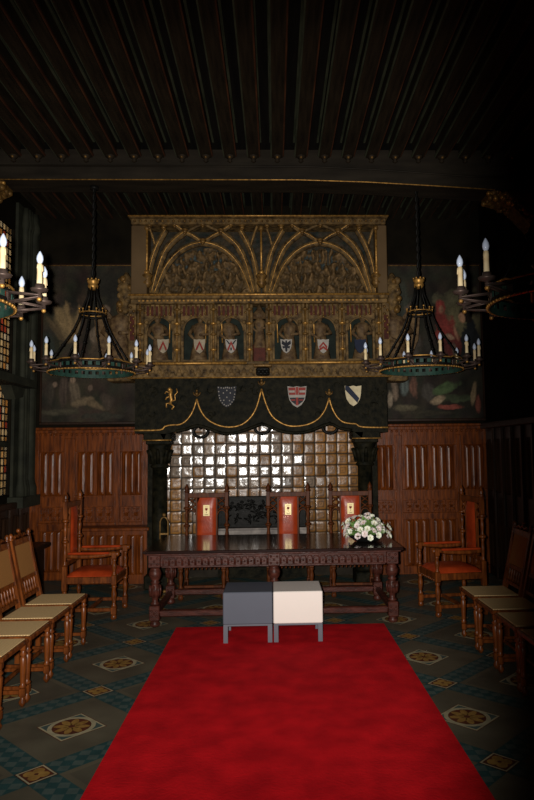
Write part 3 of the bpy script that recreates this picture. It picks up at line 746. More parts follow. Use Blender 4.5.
for i, c in enumerate(NCX):
    X = H(c, 340)[0]; zs = H(c, 330)[1]
    b = MB('carved_stone', 'old_gilt'); hw = half*.72
    arch_plate(b, X-half, X+half, NZ0, NZ1, X, hw, zs, YH+.06, YH+.12, 'carved_stone', rise=1.1, zb=NZ0+.05)
    # cusped canopy tracery over the arch
    for k in range(7):
        xx = X-half+.04+(2*half-.08)*k/6; b.tube([(xx, YH+.05, NZ1), (xx, YH+.05, NZ1-.17+.02*abs(k-3))], .010, 5, 'old_gilt' if k % 2 else 'carved_stone')
        b.ball((xx, YH+.045, NZ1-.17+.02*abs(k-3)), .017, 6, 'old_gilt')
    b.tube([(X-hw*math.cos(PI*t/12), YH+.055, zs+hw*1.1*math.sin(PI*t/12)) for t in range(13)], .013, 6, 'carved_stone')
    for s in (-1, 1):
        b.ball((X+s*half*.75, YH+.05, NZ1-.24), .03, 7, 'carved_stone')
    F(b, 'niche_arch')
    q = MB('red_paint')
    for k in range(6): q.box(X-half+.055+k*(2*half-.1)/6, X-half+.085+k*(2*half-.1)/6, YH+.056, YH+.062, NZ1-.15, NZ1-.02)
    F(q, 'canopy_ground')
    b = MB('figure_paint'); figure(b, X+(.02 if i % 2 else -.02), YH+.15, NZ0+.05, .60, lean=.06 if i % 2 else -.06); st = F(b, 'statue')
    base, pat = sh_col[c]; sx = X+(.05 if i < 3 else -.01)
    if i == 2: sx = X+.0
    F(shield_mesh(sx, H(c, 346)[1], .155, .19, YH+.03, base, pat), 'shield', st)
    b = MB('gilt'); b.tube([(X+.12*(1 if i in (0, 1) else -1), YH+.10, NZ0+.28), (X+.13*(1 if i in (0, 1) else -1), YH+.07, NZ0+.56), (X+.09*(1 if i in (0, 1) else -1), YH+.07, NZ0+.62)], .010, 6); F(b, 'staff', st)
# pilasters between the niches
for pxx in (140, 177, 213.5, 249.5, 269, 305.5, 342.5, 379):
    X = H(pxx, 340)[0]; b = MB('carved_stone', 'gilt', 'old_gilt'); b.box(X-.045, X+.045, YH+.0, YH+.10, NZ0, NZ1, 'carved_stone', ch=.012)
    b.tube([(X, YH-.005, NZ0), (X, YH-.005, NZ1)], .016, 6, 'old_gilt')
    for t in (.22, .48, .66, .9): b.lathe([(.02, -.02), (.045, 0), (.02, .02)], (X, YH+.0, NZ0+(NZ1-NZ0)*t), 8, 'gilt' if t in (.66, .22) else 'old_gilt')
    F(b, 'niche_pilaster')
# central group
X = H(259.5, 340)[0]; b = MB('figure_paint', 'red_paint', 'old_gilt'); b.box(X-.085, X+.085, YH+.03, YH+.14, NZ0, NZ0+.25, 'red_paint', ch=.012); figure(b, X, YH+.06, NZ0+.2, .46); b.lathe([(.10, 0), (.11, .05), (.05, .12), (.01, .2)], (X, YH+.06, NZ1-.2), 8, 'figure_paint'); F(b, 'statue')
# cornice below niches + frieze
b = MB('carved_stone'); b.box(hx0-.06, hx1+.06, YH-.08, 8.86, zFr1-.015, zFr1+.03, ch=.01); F(b, 'cornice')
for xa, xb in ((hx0-.06, H(247, 364)[0]), (H(269, 364)[0], hx1+.06)):
    b = MB('gilt'); b.tube([(xa, YH-.085, zFr1+.004), (xb, YH-.085, zFr1+.004)], .018, 6); F(b, 'gilt_moulding')
b = MB('carved_stone'); b.box(hx0-.03, hx1+.03, YH-.03, 8.86, zFr0, zFr1-.015)
for i in range(40):
    X = hx0+(hx1-hx0)*(i+.5)/40; b.ball((X, YH-.035, (zFr0+zFr1)/2), .028, 7, sy=.6); b.tube([(X-.04, YH-.035, zFr0+.03), (X, YH-.045, zFr1-.05), (X+.04, YH-.035, zFr0+.03)], .009, 5)
F(b, 'frieze')
b = MB('gilt'); b.tube([(hx0-.03, YH-.04, zFr0+.006), (hx1+.03, YH-.04, zFr0+.006)], .009, 6); F(b, 'gilt_moulding')
X, Z = H(263, 372); b = MB('black_iron', 'old_gilt'); b.box(X-.09, X+.09, YH-.13, YH-.03, Z-.06, Z+.05, 'black_iron', ch=.02); b.box(X-.12, X+.12, YH-.15, YH-.03, Z+.05, Z+.085, 'old_gilt', ch=.01)
for s in (-1, 0, 1): b.ball((X+s*.05, YH-.135, Z-.01), .03, 8, 'black_iron')
F(b, 'keystone_emblem')
# mantle hood with ogee valance
gold = [(134, 430.5), (160, 430), (165, 426.5), (172, 425), (180, 424.5), (187, 420), (193, 411), (197, 399), (200, 409), (206, 418), (214, 423.5), (223, 426.5), (232, 427), (242, 424.5), (251, 417), (257, 406), (261.5, 389), (266, 404), (272, 416), (281, 423), (290, 426), (299, 426), (309, 424), (318, 419), (325, 410), (329, 398), (332, 408), (337, 417), (343, 422), (350, 423.5), (356, 424), (362, 427), (388, 427.5)]
low = [(134, 433.5), (160, 433.5), (164, 440), (166, 434), (176, 431), (186, 429), (197, 425.5), (208, 428), (222, 433), (234, 433), (250, 428), (262, 424), (273, 428), (286, 432), (300, 432.5), (312, 430), (329, 423.5), (340, 428), (352, 430), (357, 434), (362, 438), (363, 432), (388, 432)]
mx0, mx1 = H(135, 400)[0], H(387, 400)[0]
prof = [H(*p) for p in low]; prof[0] = (mx0, prof[0][1]); prof[-1] = (mx1, prof[-1][1])
b = MB('mantle_stone'); m_ = len(prof)
vs = []
for yy in (YH, YH+.14): vs += [(p[0], yy, p[1]) for p in prof] + [(p[0], yy, zFr0) for p in prof]
fs = []
for i in range(m_-1):
    fs += [(i, i+1, m_+i+1, m_+i), (2*m_+i, 3*m_+i, 3*m_+i+1, 2*m_+i+1), (i, 2*m_+i, 2*m_+i+1, i+1)]
fs += [(0, m_, 3*m_, 2*m_), (m_-1, 3*m_-1, 4*m_-1, 2*m_-1)]
b.add(vs, fs)
b.box(mx0, mx0+.12, YH+.14, YB-.01, prof[0][1], zFr0); b.box(mx1-.12, mx1, YH+.14, YB-.01, prof[-1][1], zFr0)
b.box(mx0, mx1, YH+.14, YB-.01, zFr0-.12, zFr0)
rn = random.Random(4)
for i in range(70):      # faint foliage carving on the face of the hood
    x_ = rn.uniform(140, 382); y_ = rn.uniform(384, 416)
    if min(abs(x_-170), abs(x_-227), abs(x_-297), abs(x_-353)) < 13: continue
    X, Z = H(x_, y_); a_ = rn.uniform(0, 6.28); q = [(X+.05*math.cos(a_+t)*(1-t*.12), YH-.002, Z+.05*math.sin(a_+t)*(1-t*.12)) for t in (0, .7, 1.4, 2.1, 2.8, 3.5)]
    b.tube([(p[0], YH+.003, p[2]) for p in q], .008, 5)
F(b, 'hood_mantle')
for side, seq in (('a', gold[:8]), ('b', gold[7:17]), ('c', gold[16:26]), ('d', gold[25:])):
    P = smooth_pts([(H(x, y)[0], YH-.012, H(x, y)[1]) for x, y in seq], 3); b = MB('gilt'); b.tube(P, .012, 6); F(b, 'gilt_ogee')
b = MB('mantle_stone'); P = smooth_pts([(H(x, y+3)[0], YH-.012, H(x, y+3)[1]) for x, y in low[4:19]], 3); P = [(p[0], p[1], p[2]+.035) for p in P]; b.tube(P, .022, 7); F(b, 'valance_roll')
for (x, y) in ((197, 394), (261.5, 383), (329, 393)):
    X, Z = H(x, y); b = MB('old_gilt'); b.ball((X, YH-.02, Z), .026, 7); b.ball((X, YH-.02, Z+.04), .016, 6)
    for s in (-1, 1): b.tube([(X, YH-.015, Z-.03), (X+s*.035, YH-.02, Z-.01), (X+s*.045, YH-.02, Z+.02)], .009, 5)
    F(b, 'ogee_finial')
for (x, y, w, h, base, pat) in ((171, 399, .22, .30, 'mantle_stone', 'lion'), (227, 397, .25, .28, 'shield_black', 'dots'), (297, 397, .25, .28, 'shield_white', 'cross'), (353, 396, .22, .27, 'shield_cream', 'bend')):
    X, Z = H(x, y); F(shield_mesh(X, Z, w, h, YH-.014, base, pat), 'shield')
for (x, y) in ((200.5, 430.5), (262, 427), (330, 426.5)):
    X, Z = H(x, y+1); b = MB('black_iron'); b.tube([(X+.095*math.cos(t*PI/8), YH+.02, Z+.075*math.sin(t*PI/8)) for t in range(16)], .020, 7, closed=True)
    b.tube([(X, YH+.02, Z+.13), (X, YH+.02, Z+.05)], .016, 6); b.ball((X, YH+.01, Z+.055), .028, 7); F(b, 'iron_ring')
# columns with capitals
for (xa, xb, nm) in ((149, 165, 0), (359, 375, 1)):
    X0, X1 = H(xa, 470)[0], H(xb, 470)[0]; X = (X0+X1)/2; r = (X1-X0)/2
    zc1 = H(xa, 433)[1] if nm == 0 else H(xa, 431)[1]; zc0 = zc1-.30
    b = MB('mantle_stone', 'gilt'); yc_ = YH+.20
    b.box(X-r*1.75, X+r*1.75, YH, YH+.40, zc1-.10, zc1, 'mantle_stone', ch=.012); b.box(X-r*1.5, X+r*1.5, YH+.03, YH+.37, zc1-.15, zc1-.10, 'mantle_stone', ch=.01)
    b.tube([(X-r*1.78, YH-.008, zc1-.095), (X+r*1.78, YH-.008, zc1-.095)], .009, 6, 'gilt')
    b.lathe([(r, -.32), (r*1.25, -.30), (r*1.02, -.27), (r*1.1, -.2), (r*1.35, -.06), (r*1.55, 0)], (X, yc_, zc1-.14), 14, 'mantle_stone')
    for k in range(8):
        t = 2*PI*k/8; b.tube([(X+r*1.05*math.cos(t), yc_+r*1.05*math.sin(t), zc1-.40), (X+r*1.3*math.cos(t), yc_+r*1.3*math.sin(t), zc1-.28), (X+r*1.6*math.cos(t), yc_+r*1.6*math.sin(t), zc1-.22)], [.03, .028, .02], 6, 'mantle_stone')
    F(b, 'capital')
    b = MB('mantle_stone'); b.lathe([(r, 0), (r*.96, .2), (r*.92, zc1-.46-.34)], (X, yc_, .34), 16); F(b, 'column_shaft')
    b = MB('mantle_stone'); b.box(X-r*1.6, X+r*1.6, YH, YH+.40, 0, .18, ch=.015); b.lathe([(r*1.5, .18), (r*1.5, .22), (r*1.2, .26), (r*1.3, .30), (r, .35)], (X, yc_, 0), 16); F(b, 'column_base')
    b = MB('mantle_stone'); sg = -1 if nm == 0 else 1; xo = sorted((X+sg*.13, X+sg*.20)); b.box(xo[0], xo[1], YH+.40, YB-.05, 0, 2.0); b.box(xo[0], xo[1], YH+.40, YB-.12, 2.0, 2.25); F(b, 'jamb')
# glazed tile back
TY = YB-.045; tp = .158
tx0, tx1 = at(159, 470, TY)[0], at(366, 470, TY)[0]
q = MB('tile_glaze'); cols = []; rn = random.Random(11)
grt = MB('grout'); grt.box(tx0, tx1, TY+.004, YB-.002, 0, 2.35); F(grt, 'tile_bed')
ncol = int((tx1-tx0)/tp)+1; nrow = 14; ztp = at(260, 427.5, TY)[1]+.09
lean = math.radians(1.3)
for r_ in range(nrow):
    for c_ in range(ncol):
        x0 = tx0+c_*tp+.005; z1 = ztp-r_*tp-.005; x1 = min(x0+tp-.010, tx1); z0 = z1-tp+.010
        if z0 < 0 or x1-x0 < .03: continue
        cxp = (x0+x1)/2; pxx = 275+cxp*FPX/TY
        a1, a2 = rn.gauss(lean*1.8, math.radians(1.7)), rn.gauss(0, math.radians(.9))
        orange = pxx > 300+rn.uniform(-14, 14) or rn.random() < .16 or (r_ > 5 and rn.random() < .45)
        if orange: base = Vector((.34, .155, .035))*rn.uniform(.7, 1.25)
        else: base = Vector((.29, .215, .155))*rn.uniform(.6, 1.35)
        ring = orange or rn.random() < .4; nn_ = 8; n0 = len(q.v); dark = rn.uniform(.35, .6)
        for k in range(nn_+1):
            for i in range(nn_+1):
                u, w_ = i/nn_, k/nn_; e = 0.004*(1 if i in (0, nn_) or k in (0, nn_) else 0)
                dx, dz = (u-.5)*(x1-x0), (w_-.5)*(z1-z0)
                wav = .0016*noise.noise((u*2.2+c_*9, w_*2.2+r_*7, 2))
                q.v.append((x0+u*(x1-x0), TY-.006+e-wav + math.tan(a1)*dx*1.0 + math.tan(a2)*dz, z0+w_*(z1-z0)))
                d = math.hypot(u-.5, w_-.5); c = base.copy()
                if ring:
                    if .22 < d < .36 or d < .09: c = c*dark
                    elif d > .58: c = c*.6
                else: c = c*(1+.5*noise.noise((u*4+c_, w_*4+r_, 5)))
                if i in (0, nn_) or k in (0, nn_): c = c*.55
                cols.append((c.x, c.y, c.z))
        for k in range(nn_):
            for i in range(nn_):
                q.face([n0+k*(nn_+1)+i, n0+k*(nn_+1)+i+1, n0+(k+1)*(nn_+1)+i+1, n0+(k+1)*(nn_+1)+i], 'tile_matt' if orange else 'tile_glaze', True)
F(q, 'tiled_back', colors=cols, fix=False)
# side figures on the flanks of the hood
for (px0, sgn) in ((118, -1), (397, 1)):
    X, Z = at(px0, 352, 8.66); b = MB('figure_paint'); figure(b, X, 8.66, Z-.28, .92, lean=-.05*sgn, wings=True); st = F(b, 'angel_statue')
    X2, Z2 = at(px0+(8 if sgn < 0 else -5), 290, 8.62); b = MB('carved_stone', 'old_gilt'); rn = random.Random(8+sgn)
    for i in range(34):
        t = i/33; b.ball((X2+rn.uniform(-.09, .09)-.0*sgn, 8.62+rn.uniform(-.05, .05), Z2+.14-.42*t), rn.uniform(.03, .055), 7, 'old_gilt' if i % 3 == 0 else 'carved_stone')
    b.lathe([(.02, .24), (.06, .17), (.09, .1), (.1, -.1), (.08, -.28)], (X2, 8.64, Z2), 9, 'carved_stone'); F(b, 'carved_console')
    b = MB('carved_stone', 'gilt'); Xa, Xb = sorted((hx0 if sgn < 0 else hx1, X-.12*(1 if sgn > 0 else -1) if False else X+.12*sgn)); b.box(Xa, Xb, 8.56, 8.86, Z-.40, Z-.28, 'carved_stone', ch=.015); b.tube([(Xa, 8.555, Z-.29), (Xb, 8.555, Z-.29)], .009, 6, 'gilt'); F(b, 'statue_bracket')
    b = MB('carved_stone', 'old_gilt', 'red_paint'); Xc = hx0+.02 if sgn < 0 else hx1-.02; b.box(Xc-.05, Xc+.05, YH-.01, 8.7, NZ0, NZ1, 'carved_stone', ch=.01)
    b.box(Xc-.03, Xc+.03, YH-.018, YH-.008, NZ0+.3, NZ0+.62, 'red_paint'); 
    for k in range(8): b.ball((Xc+(.02 if k % 2 else -.02), YH-.015, NZ1-.05-.05*k), .02, 6, 'old_gilt')
    F(b, 'flank_pilaster')
# cast iron fireback on its stone sill
fb = thing('fireback', 'black cast-iron fireback with figure relief on a pale stone sill in the hearth', 'fireback', (at(262, 500, 9.22)[0], 9.22, 0))
w2 = at(306, 500, 9.22)[0]-at(262, 500, 9.22)[0]; zt1 = at(262, 496, 9.22)[1]; zt0 = at(262, 527.5, 9.22)[1]; zt00 = at(262, 535.5, 9.22)[1]
b = MB('ledge_stone'); b.box(-w2, w2, -.06, .06, zt0-.025, zt0, ch=.006); b.build('sill', fb)
b = MB('ledge_stone'); b.mats = ['mantle_stone']; b.box(-w2, w2, -.03, .06, 0, zt0-.12); b.box(-w2, w2, -.035, .06, zt0-.119, zt0-.03, 'ledge_stone'); b.build('base', fb)
b = MB('black_iron'); b.box(-w2, w2, .0, .06, zt0, zt1, ch=.01)
for a0 in (0, ): b.box(-w2+.02, w2-.02, -.02, 0, zt1-.05, zt1-.02); b.box(-w2+.02, w2-.02, -.02, 0, zt0+.02, zt0+.045); b.box(-w2+.02, -w2+.05, -.02, 0, zt0+.04, zt1-.04); b.box(w2-.05, w2-.02, -.02, 0, zt0+.04, zt1-.04)
rn = random.Random(2)
for i in range(48):
    x = rn.uniform(-w2+.12, w2-.12); z = rn.uniform(zt0+.09, zt1-.1); a_ = rn.uniform(0, 6)
    b.tube([(x+.08*math.cos(a_), -.004, z+.045*math.sin(a_)), (x, -.018, z), (x+.06*math.cos(a_+2), -.004, z+.05*math.sin(a_+2))], [.008, .017, .008], 6); b.ball((x, -.01, z+.05), .02, 7)
b.build('plate', fb)
an = thing('andiron', 'small brass arched fire iron beside the left hearth column', 'andiron', (at(164, 534, 8.36)[0], 8.36, 0))
z1 = at(164, 517, 8.36)[1]
b = MB('old_gilt'); b.tube([(-.05, 0, 0), (-.05, 0, z1-.06), (-.03, 0, z1-.015), (0, 0, z1), (.03, 0, z1-.015), (.05, 0, z1-.06), (.05, 0, 0)], .010, 6); b.box(-.05, .05, -.01, .01, z1-.22, z1-.20); b.box(-.08, .08, -.03, .03, 0, .03, ch=.006); b.build('arched_standard', an)
b = MB('old_gilt'); b.ball((0, 0, z1+.025), .025, 8); b.build('finial', an)

# ------------------------------------------------------------------ carpet
cp = MB('carpet_red'); cx0, cx1 = -1.0, 1.08
nx, ny_ = 24, 110; y0c, y1c = -2.6, 6.675
rn = random.Random(9)
for k in range(ny_+1):
    for i in range(nx+1):
        X = cx0+(cx1-cx0)*i/nx; Y = y0c+(y1c-y0c)*k/ny_
        cp.v.append((X, Y, .011+.0025*noise.noise((X*2.5, Y*2.5, 0)) - (.004 if i in (0, nx) or k in (0, ny_) else 0)))
for k in range(ny_):
    for i in range(nx): cp.face([k*(nx+1)+i, k*(nx+1)+i+1, (k+1)*(nx+1)+i+1, (k+1)*(nx+1)+i], None, True)
n0 = len(cp.v)
cp.box(cx0, cx1, y0c, y1c, .001, .007)
tag(cp.build('carpet', fix=False), 'long plain red carpet runner leading to the table', 'carpet')

# ------------------------------------------------------------------ stools
def stool(loc, m, label):
    t = thing('stool', label, 'stool', loc, 0, 'cube stools in front of the table')
    w, d, h = .226, .235, .452
    b = MB(m); b.box(-w, w, -d, d, .165, h, ch=.007); b.build('seat_box', t)
    q = MB('stool_leg'); q.box(-w+.004, w-.004, -d+.004, d-.004, .150, .165); q.build('base_frame', t)
    for sx in (-1, 1):
        for sy in (-1, 1):
            q = MB('stool_leg'); x = sx*(w-.024); y = sy*(d-.024); q.box(x-.02, x+.02, y-.02, y+.02, 0, .150); q.build('leg', t)
stool((-.262, 6.31, .0125), 'stool_grey', 'dark grey cube stool on the red carpet, beside the white one')
stool((.198, 6.31, .0125), 'stool_white', 'white cube stool on grey legs standing on the red carpet')

# ------------------------------------------------------------------ table
T0, T1 = -1.33, 1.29; TD0, TD1 = 6.63, 7.85; TZ = .765
tb = thing('table', 'long dark carved oak table with a polished top, spanning the hearth', 'table', ((T0+T1)/2, (TD0+TD1)/2, 0))
hw, hd = (T1-T0)/2, (TD1-TD0)/2
b = MB('table_polish', 'table_oak'); b.box(-hw, hw, -hd, hd, TZ-.030, TZ, 'table_polish', ch=.006); b.box(-hw+.02, hw-.02, -hd+.02, hd-.02, TZ-.045, TZ-.0305, 'table_oak', ch=.004); b.build('tabletop', tb)
LX = [-hw+.105, 0.0, hw-.105]; LY = [-hd+.115, hd-.115]
for yy, s in ((LY[0], -1), (LY[1], 1)):
    b = MB('table_oak'); ya, yb = yy-.03, yy+.03; b.box(LX[0], LX[2], ya, yb, TZ-.165, TZ-.045)
    f = ya if s < 0 else yb
    n = 34
    for i in range(n):
        x = LX[0]+.08+(LX[2]-LX[0]-.16)*(i+.5)/n; rr = (LX[2]-LX[0]-.16)/n*.42
        b.tube([(x-rr, f+s*.008, TZ-.155), (x-rr, f+s*.012, TZ-.105)] + [(x-rr*math.cos(PI*t/5), f+s*.012, TZ-.105+rr*math.sin(PI*t/5)) for t in range(1, 5)] + [(x+rr, f+s*.012, TZ-.105), (x+rr, f+s*.008, TZ-.155)], .0065, 5)
        b.ball((x, f+s*.004, TZ-.125), .010, 6)
    b.box(LX[0]+.07, LX[2]-.07, min(f, f+s*.014), max(f, f+s*.014), TZ-.075, TZ-.058, ch=.003); b.box(LX[0]+.07, LX[2]-.07, min(f, f+s*.014), max(f, f+s*.014), TZ-.178, TZ-.160, ch=.003)
    b.build('apron', tb)
for x in (LX[0], LX[2]):
    b = MB('table_oak'); b.box(x-.03, x+.03, LY[0], LY[1], TZ-.165, TZ-.045); b.build('side_apron', tb)
for x in LX:
    for y in LY:
        b = MB('table_oak'); b.box(x-.062, x+.062, y-.062, y+.062, TZ-.175, TZ-.045, ch=.008)
        for dx in (-.032, 0, .032):
            for dz in (-.032, 0, .032):
                if (abs(dx) > 0) == (abs(dz) > 0): b.ball((x+dx, y-.062, TZ-.11+dz), .012, 6)
        b.build('carved_block', tb)
        b = MB('table_oak')
        b.box(x-.052, x+.052, y-.052, y+.052, .065, .215, ch=.008)
        b.lathe([(.035, .0), (.05, .012), (.055, .03), (.042, .05), (.04, .066)], (x, y, 0), 12)
        b.lathe([(.036, .215), (.048, .23), (.030, .25), (.030, .28), (.045, .31), (.052, .36), (.050, .40), (.034, .425), (.05, .44), (.034, .455), (.058, .49), (.064, .53), (.052, .565), (.04, .585), (.058, .592)], (x, y, 0), 14)
        for k in range(8):
            t = 2*PI*k/8; b.tube([(x+.048*math.cos(t), y+.048*math.sin(t), .30), (x+.056*math.cos(t), y+.056*math.sin(t), .36), (x+.052*math.cos(t), y+.052*math.sin(t), .41)], .010, 5)
        for dx, dz in ((0, .14), (-.025, .115), (.025, .115), (-.025, .165), (.025, .165)): b.ball((x+dx, y-.052, dz), .011, 6)
        b.build('leg', tb)
for y in LY:
    b = MB('table_oak'); b.box(LX[0]+.05, LX[2]-.05, y-.03, y+.03, .10, .165, ch=.01); b.box(LX[0]+.05, LX[2]-.05, y-.036, y+.036, .145, .158); b.build('stretcher', tb)
for x in LX:
    b = MB('table_oak'); b.box(x-.028, x+.028, LY[0]+.05, LY[1]-.05, .10, .16, ch=.01); b.build('stretcher', tb)

# flower arrangement
fx, fz = at(365, 544, 7.15)
fa = thing('flower_arrangement', 'white and pale pink flowers with green foliage in a low black bowl on the table', 'flowers', (at(366, 540, 7.12)[0], 7.12, TZ+.001))
b = MB('black_bowl'); b.lathe([(.08, 0), (.11, .01), (.16, .05), (.17, .075), (.155, .075), (.10, .03), (.001, .03)], (0, 0, 0), 20, sx=1.15); b.build('bowl', fa)
rn = random.Random(21); lf = MB('leaf_green')
for i in range(230):
    a_ = rn.uniform(0, 2*PI); e = rn.uniform(0.0, 1.4); r0 = .06; R1 = rn.uniform(.16, .245)
    d = Vector((math.cos(a_)*math.cos(e)*1.12, math.sin(a_)*math.cos(e)*.75, math.sin(e)*.95+.12)); p = Vector((0, 0, .05)) + d*r0; p2 = Vector((0, 0, .05)) + d*R1
    s = d.cross(Vector((0, 0, 1))); s = s.normalized() if s.length > .01 else Vector((1, 0, 0)); s = (s+Vector((rn.uniform(-.5, .5),)*3)).normalized()*rn.uniform(.010, .022); m_ = (p*.35+p2*.65)
    lf.add([p, m_+s, p2+Vector((0, 0, -.01)), m_-s, m_+d*.004+Vector((0, 0, .006))], [(0, 1, 4), (1, 2, 4), (2, 3, 4), (3, 0, 4)])
tag(lf.build('foliage', fa, fix=False), kind='stuff')
def bloom(kind):
    b = MB('petal' if kind else 'petal_white', 'stamen'); n = 6
    for k in range(n):
        t = 2*PI*k/n; c, s_ = math.cos(t), math.sin(t); R_ = .036
        P = []
        for (rr, ww, zz) in ((.004, .004, 0), (.018, .012, .012), (.030, .014, .018), (R_, .006, .014)):
            P.append((rr*c-ww*s_, rr*s_+ww*c, zz)); P.append((rr*c+ww*s_, rr*s_-ww*c, zz))
        b.add(P, [(0, 1, 3, 2), (2, 3, 5, 4), (4, 5, 7, 6)], None, True)
    for k in range(3): b.tube([(0, 0, .004), (.008*math.cos(k*2.1), .008*math.sin(k*2.1), .026)], .0018, 4, 'stamen')
    return b
protos = []
for i in range(66):
    a_ = i*2.39996; e = math.asin(min(1, max(-.1, (i+.5)/66*1.08-.08))); rr = rn.uniform(.175, .255)
    d = Vector((math.cos(a_)*math.cos(e)*1.15, math.sin(a_)*math.cos(e)*.78, math.sin(e)*.86+.08))
    k = i % 2
    if len(protos) < 2: o = bloom(k).build('blossom', fa, fix=False); protos.append(o)
    else: o = protos[k].copy(); COL.objects.link(o)
    o.location = Vector((0, 0, .045)) + d*rr; o.rotation_euler = (d + Vector((rn.uniform(-.3, .3), rn.uniform(-.3, .3), rn.uniform(-.2, .3)))).to_track_quat('Z', 'X').to_euler(); o.scale = (rn.uniform(.8, 1.15),)*3

# ------------------------------------------------------------------ armchairs (face -Y at rz = 0)
def turned(mb, x, y, z0, z1, r, m, k=3):
    L = z1-z0; pr = [(r*.9, 0)]
    for i in range(k):
        a0 = i/k; d = 1/k
        pr += [(r*1.25, L*(a0+.04*d)), (r*.75, L*(a0+.12*d)), (r*.7, L*(a0+.2*d)), (r*1.05, L*(a0+.45*d)), (r*1.15, L*(a0+.6*d)), (r*.75, L*(a0+.82*d)), (r*1.2, L*(a0+.92*d)), (r*.9, L*(a0+.99*d))]
    mb.lathe(pr, (x, y, z0), 10, m)
def armchair(label, wood, group, plaque=True):
    t = thing('armchair', label, 'armchair', (0, 0, 0), 0, group)
    W = .255; Dp = .26
    for s in (-1, 1):
        x = s*W
        b = MB(wood); b.box(x-.026, x+.026, Dp-.026, Dp+.026, .30, .56, ch=.006); b.box(x-.024, x+.024, Dp-.024, Dp+.024, 0, .14, ch=.005)
        turned(b, x, Dp, .14, .30, .022, wood, 1); turned(b, x, Dp, .56, .80, .019, wood, 1); b.lathe([(.034, .80), (.04, .815), (.03, .83)], (x, Dp, 0), 10)
        turned(b, x, Dp, .83, 1.02, .019, wood, 1); b.lathe([(.034, 1.02), (.042, 1.035), (.03, 1.05)], (x, Dp, 0), 10); b.box(x-.023, x+.023, Dp-.023, Dp+.023, 1.05, 1.235, ch=.004)
        b.lathe([(.03, 1.235), (.034, 1.25), (.02, 1.26), (.028, 1.28), (.024, 1.30), (.010, 1.325), (.001, 1.345)], (x, Dp, 0), 10); b.build('back_post', t)
        y = -Dp
        b = MB(wood); b.lathe([(.022, 0), (.034, .015), (.030, .04), (.022, .055)], (x, y, 0), 10); b.box(x-.027, x+.027, y-.027, y+.027, .055, .13, ch=.005)
        turned(b, x, y, .13, .36, .025, wood, 1); b.box(x-.027, x+.027, y-.027, y+.027, .36, .46, ch=.005); turned(b, x, y, .46, .63, .022, wood, 1); b.box(x-.026, x+.026, y-.026, y+.026, .63, .70, ch=.006); b.ball((x, y-.03, .68), .028, 9); b.build('leg', t)
        b = MB(wood); b.tube(smooth_pts([(x, Dp-.02, .665), (x, .08, .655), (x, -.12, .665), (x, y-.01, .69)]), .024, 8); ar = b.build('armrest', t)
        b = MB('leather'); b.box(x-.033, x+.033, y+.045, Dp-.03, .680, .702, ch=.010); b.build('arm_pad', ar)
        b = MB(wood); b.box(x-.013, x+.013, -Dp, Dp, .085, .12, ch=.004); b.build('stretcher', t)
        b = MB(wood); b.box(x-.02, x+.02, -Dp+.02, Dp-.02, .375, .445, ch=.005); b.build('seat_rail', t)
    for y in (-Dp, Dp):
        b = MB(wood); b.box(-W+.02, W-.02, y-.02, y+.02, .375, .445, ch=.005)
        if y < 0:
            for k in range(9): b.lathe([(.008, 0), (.012, -.015), (.002, -.028)], (-.2+.05*k, y, .375), 6)
        b.build('seat_rail', t)
    b = MB(wood); b.box(-W, W, -.02, .02, .088, .118, ch=.004); b.build('stretcher', t)
    b = MB('leather'); n = 12; vs = []; fs = []
    for k in range(n+1):
        for i in range(n+1):
            u, w = i/n*2-1, k/n*2-1; z = .445+.062*(1-u**6)**.5*(1-w**6)**.5*(.8+.2*(1-u*u)*(1-w*w)); vs.append((u*(W-.002), w*(Dp-.002)-.004, z))
    for k in range(n):
        for i in range(n): fs.append((k*(n+1)+i, k*(n+1)+i+1, (k+1)*(n+1)+i+1, (k+1)*(n+1)+i))
    b.add(vs, fs, None, True); b.box(-W+.004, W-.004, -Dp+.004, Dp-.010, .4455, .452); b.build('seat_cushion', t)
    # back: rails, leather panel, pierced side panels
    for (z0, z1) in ((1.165, 1.225), (.555, .60)):
        b = MB(wood); b.box(-W+.02, W-.02, Dp-.018, Dp+.018, z0, z1, ch=.005); 
        b.build('back_rail', t)
    for s in (-1, 1):
        b = MB(wood); b.box(s*.128-.011, s*.128+.011, Dp-.016, Dp+.016, .60, 1.165, ch=.003); b.build('back_stile', t)
        b = MB(wood)
        xa, xb = sorted((s*.139, s*.243)); 
        for (z0, z1) in ((1.085, 1.165), (1.005, 1.085)):
            b.tube([(xa, Dp, z0), (xb, Dp, z1)], .008, 6); b.tube([(xb, Dp, z0), (xa, Dp, z1)], .008, 6); b.lathe([(.001, -.02), (.02, 0), (.001, .02)], ((xa+xb)/2, Dp, (z0+z1)/2), 6)
        b.tube([(xa+(xb-xa)*.5-(xb-xa)*.5*math.cos(PI*i/8), Dp, .945+.06*math.sin(PI*i/8)) for i in range(9)], .008, 6); b.build('pierced_panel', t)
    b = MB('leather'); n = 8; vs = []; fs = []
    for k in range(n+1):
        for i in range(n+1):
            u, w = i/n*2-1, k/n*2-1; vs.append((u*.117, Dp-.010-.022*(1-u**4)**.5*(1-w**6)**.5, .8825+w*.2825))
    for k in range(n):
        for i in range(n): fs.append((k*(n+1)+i, k*(n+1)+i+1, (k+1)*(n+1)+i+1, (k+1)*(n+1)+i))
    b.add(vs, fs, None, True); b.box(-.117, .117, Dp-.010, Dp+.014, .60, 1.165); cu = b.build('back_cushion', t)
    if not plaque: return t
    b = MB('plaque', 'shield_red', 'shield_black'); yy = Dp-.036; b.box(-.042, .042, yy, yy+.006, .935, 1.075, ch=.002, m='plaque')
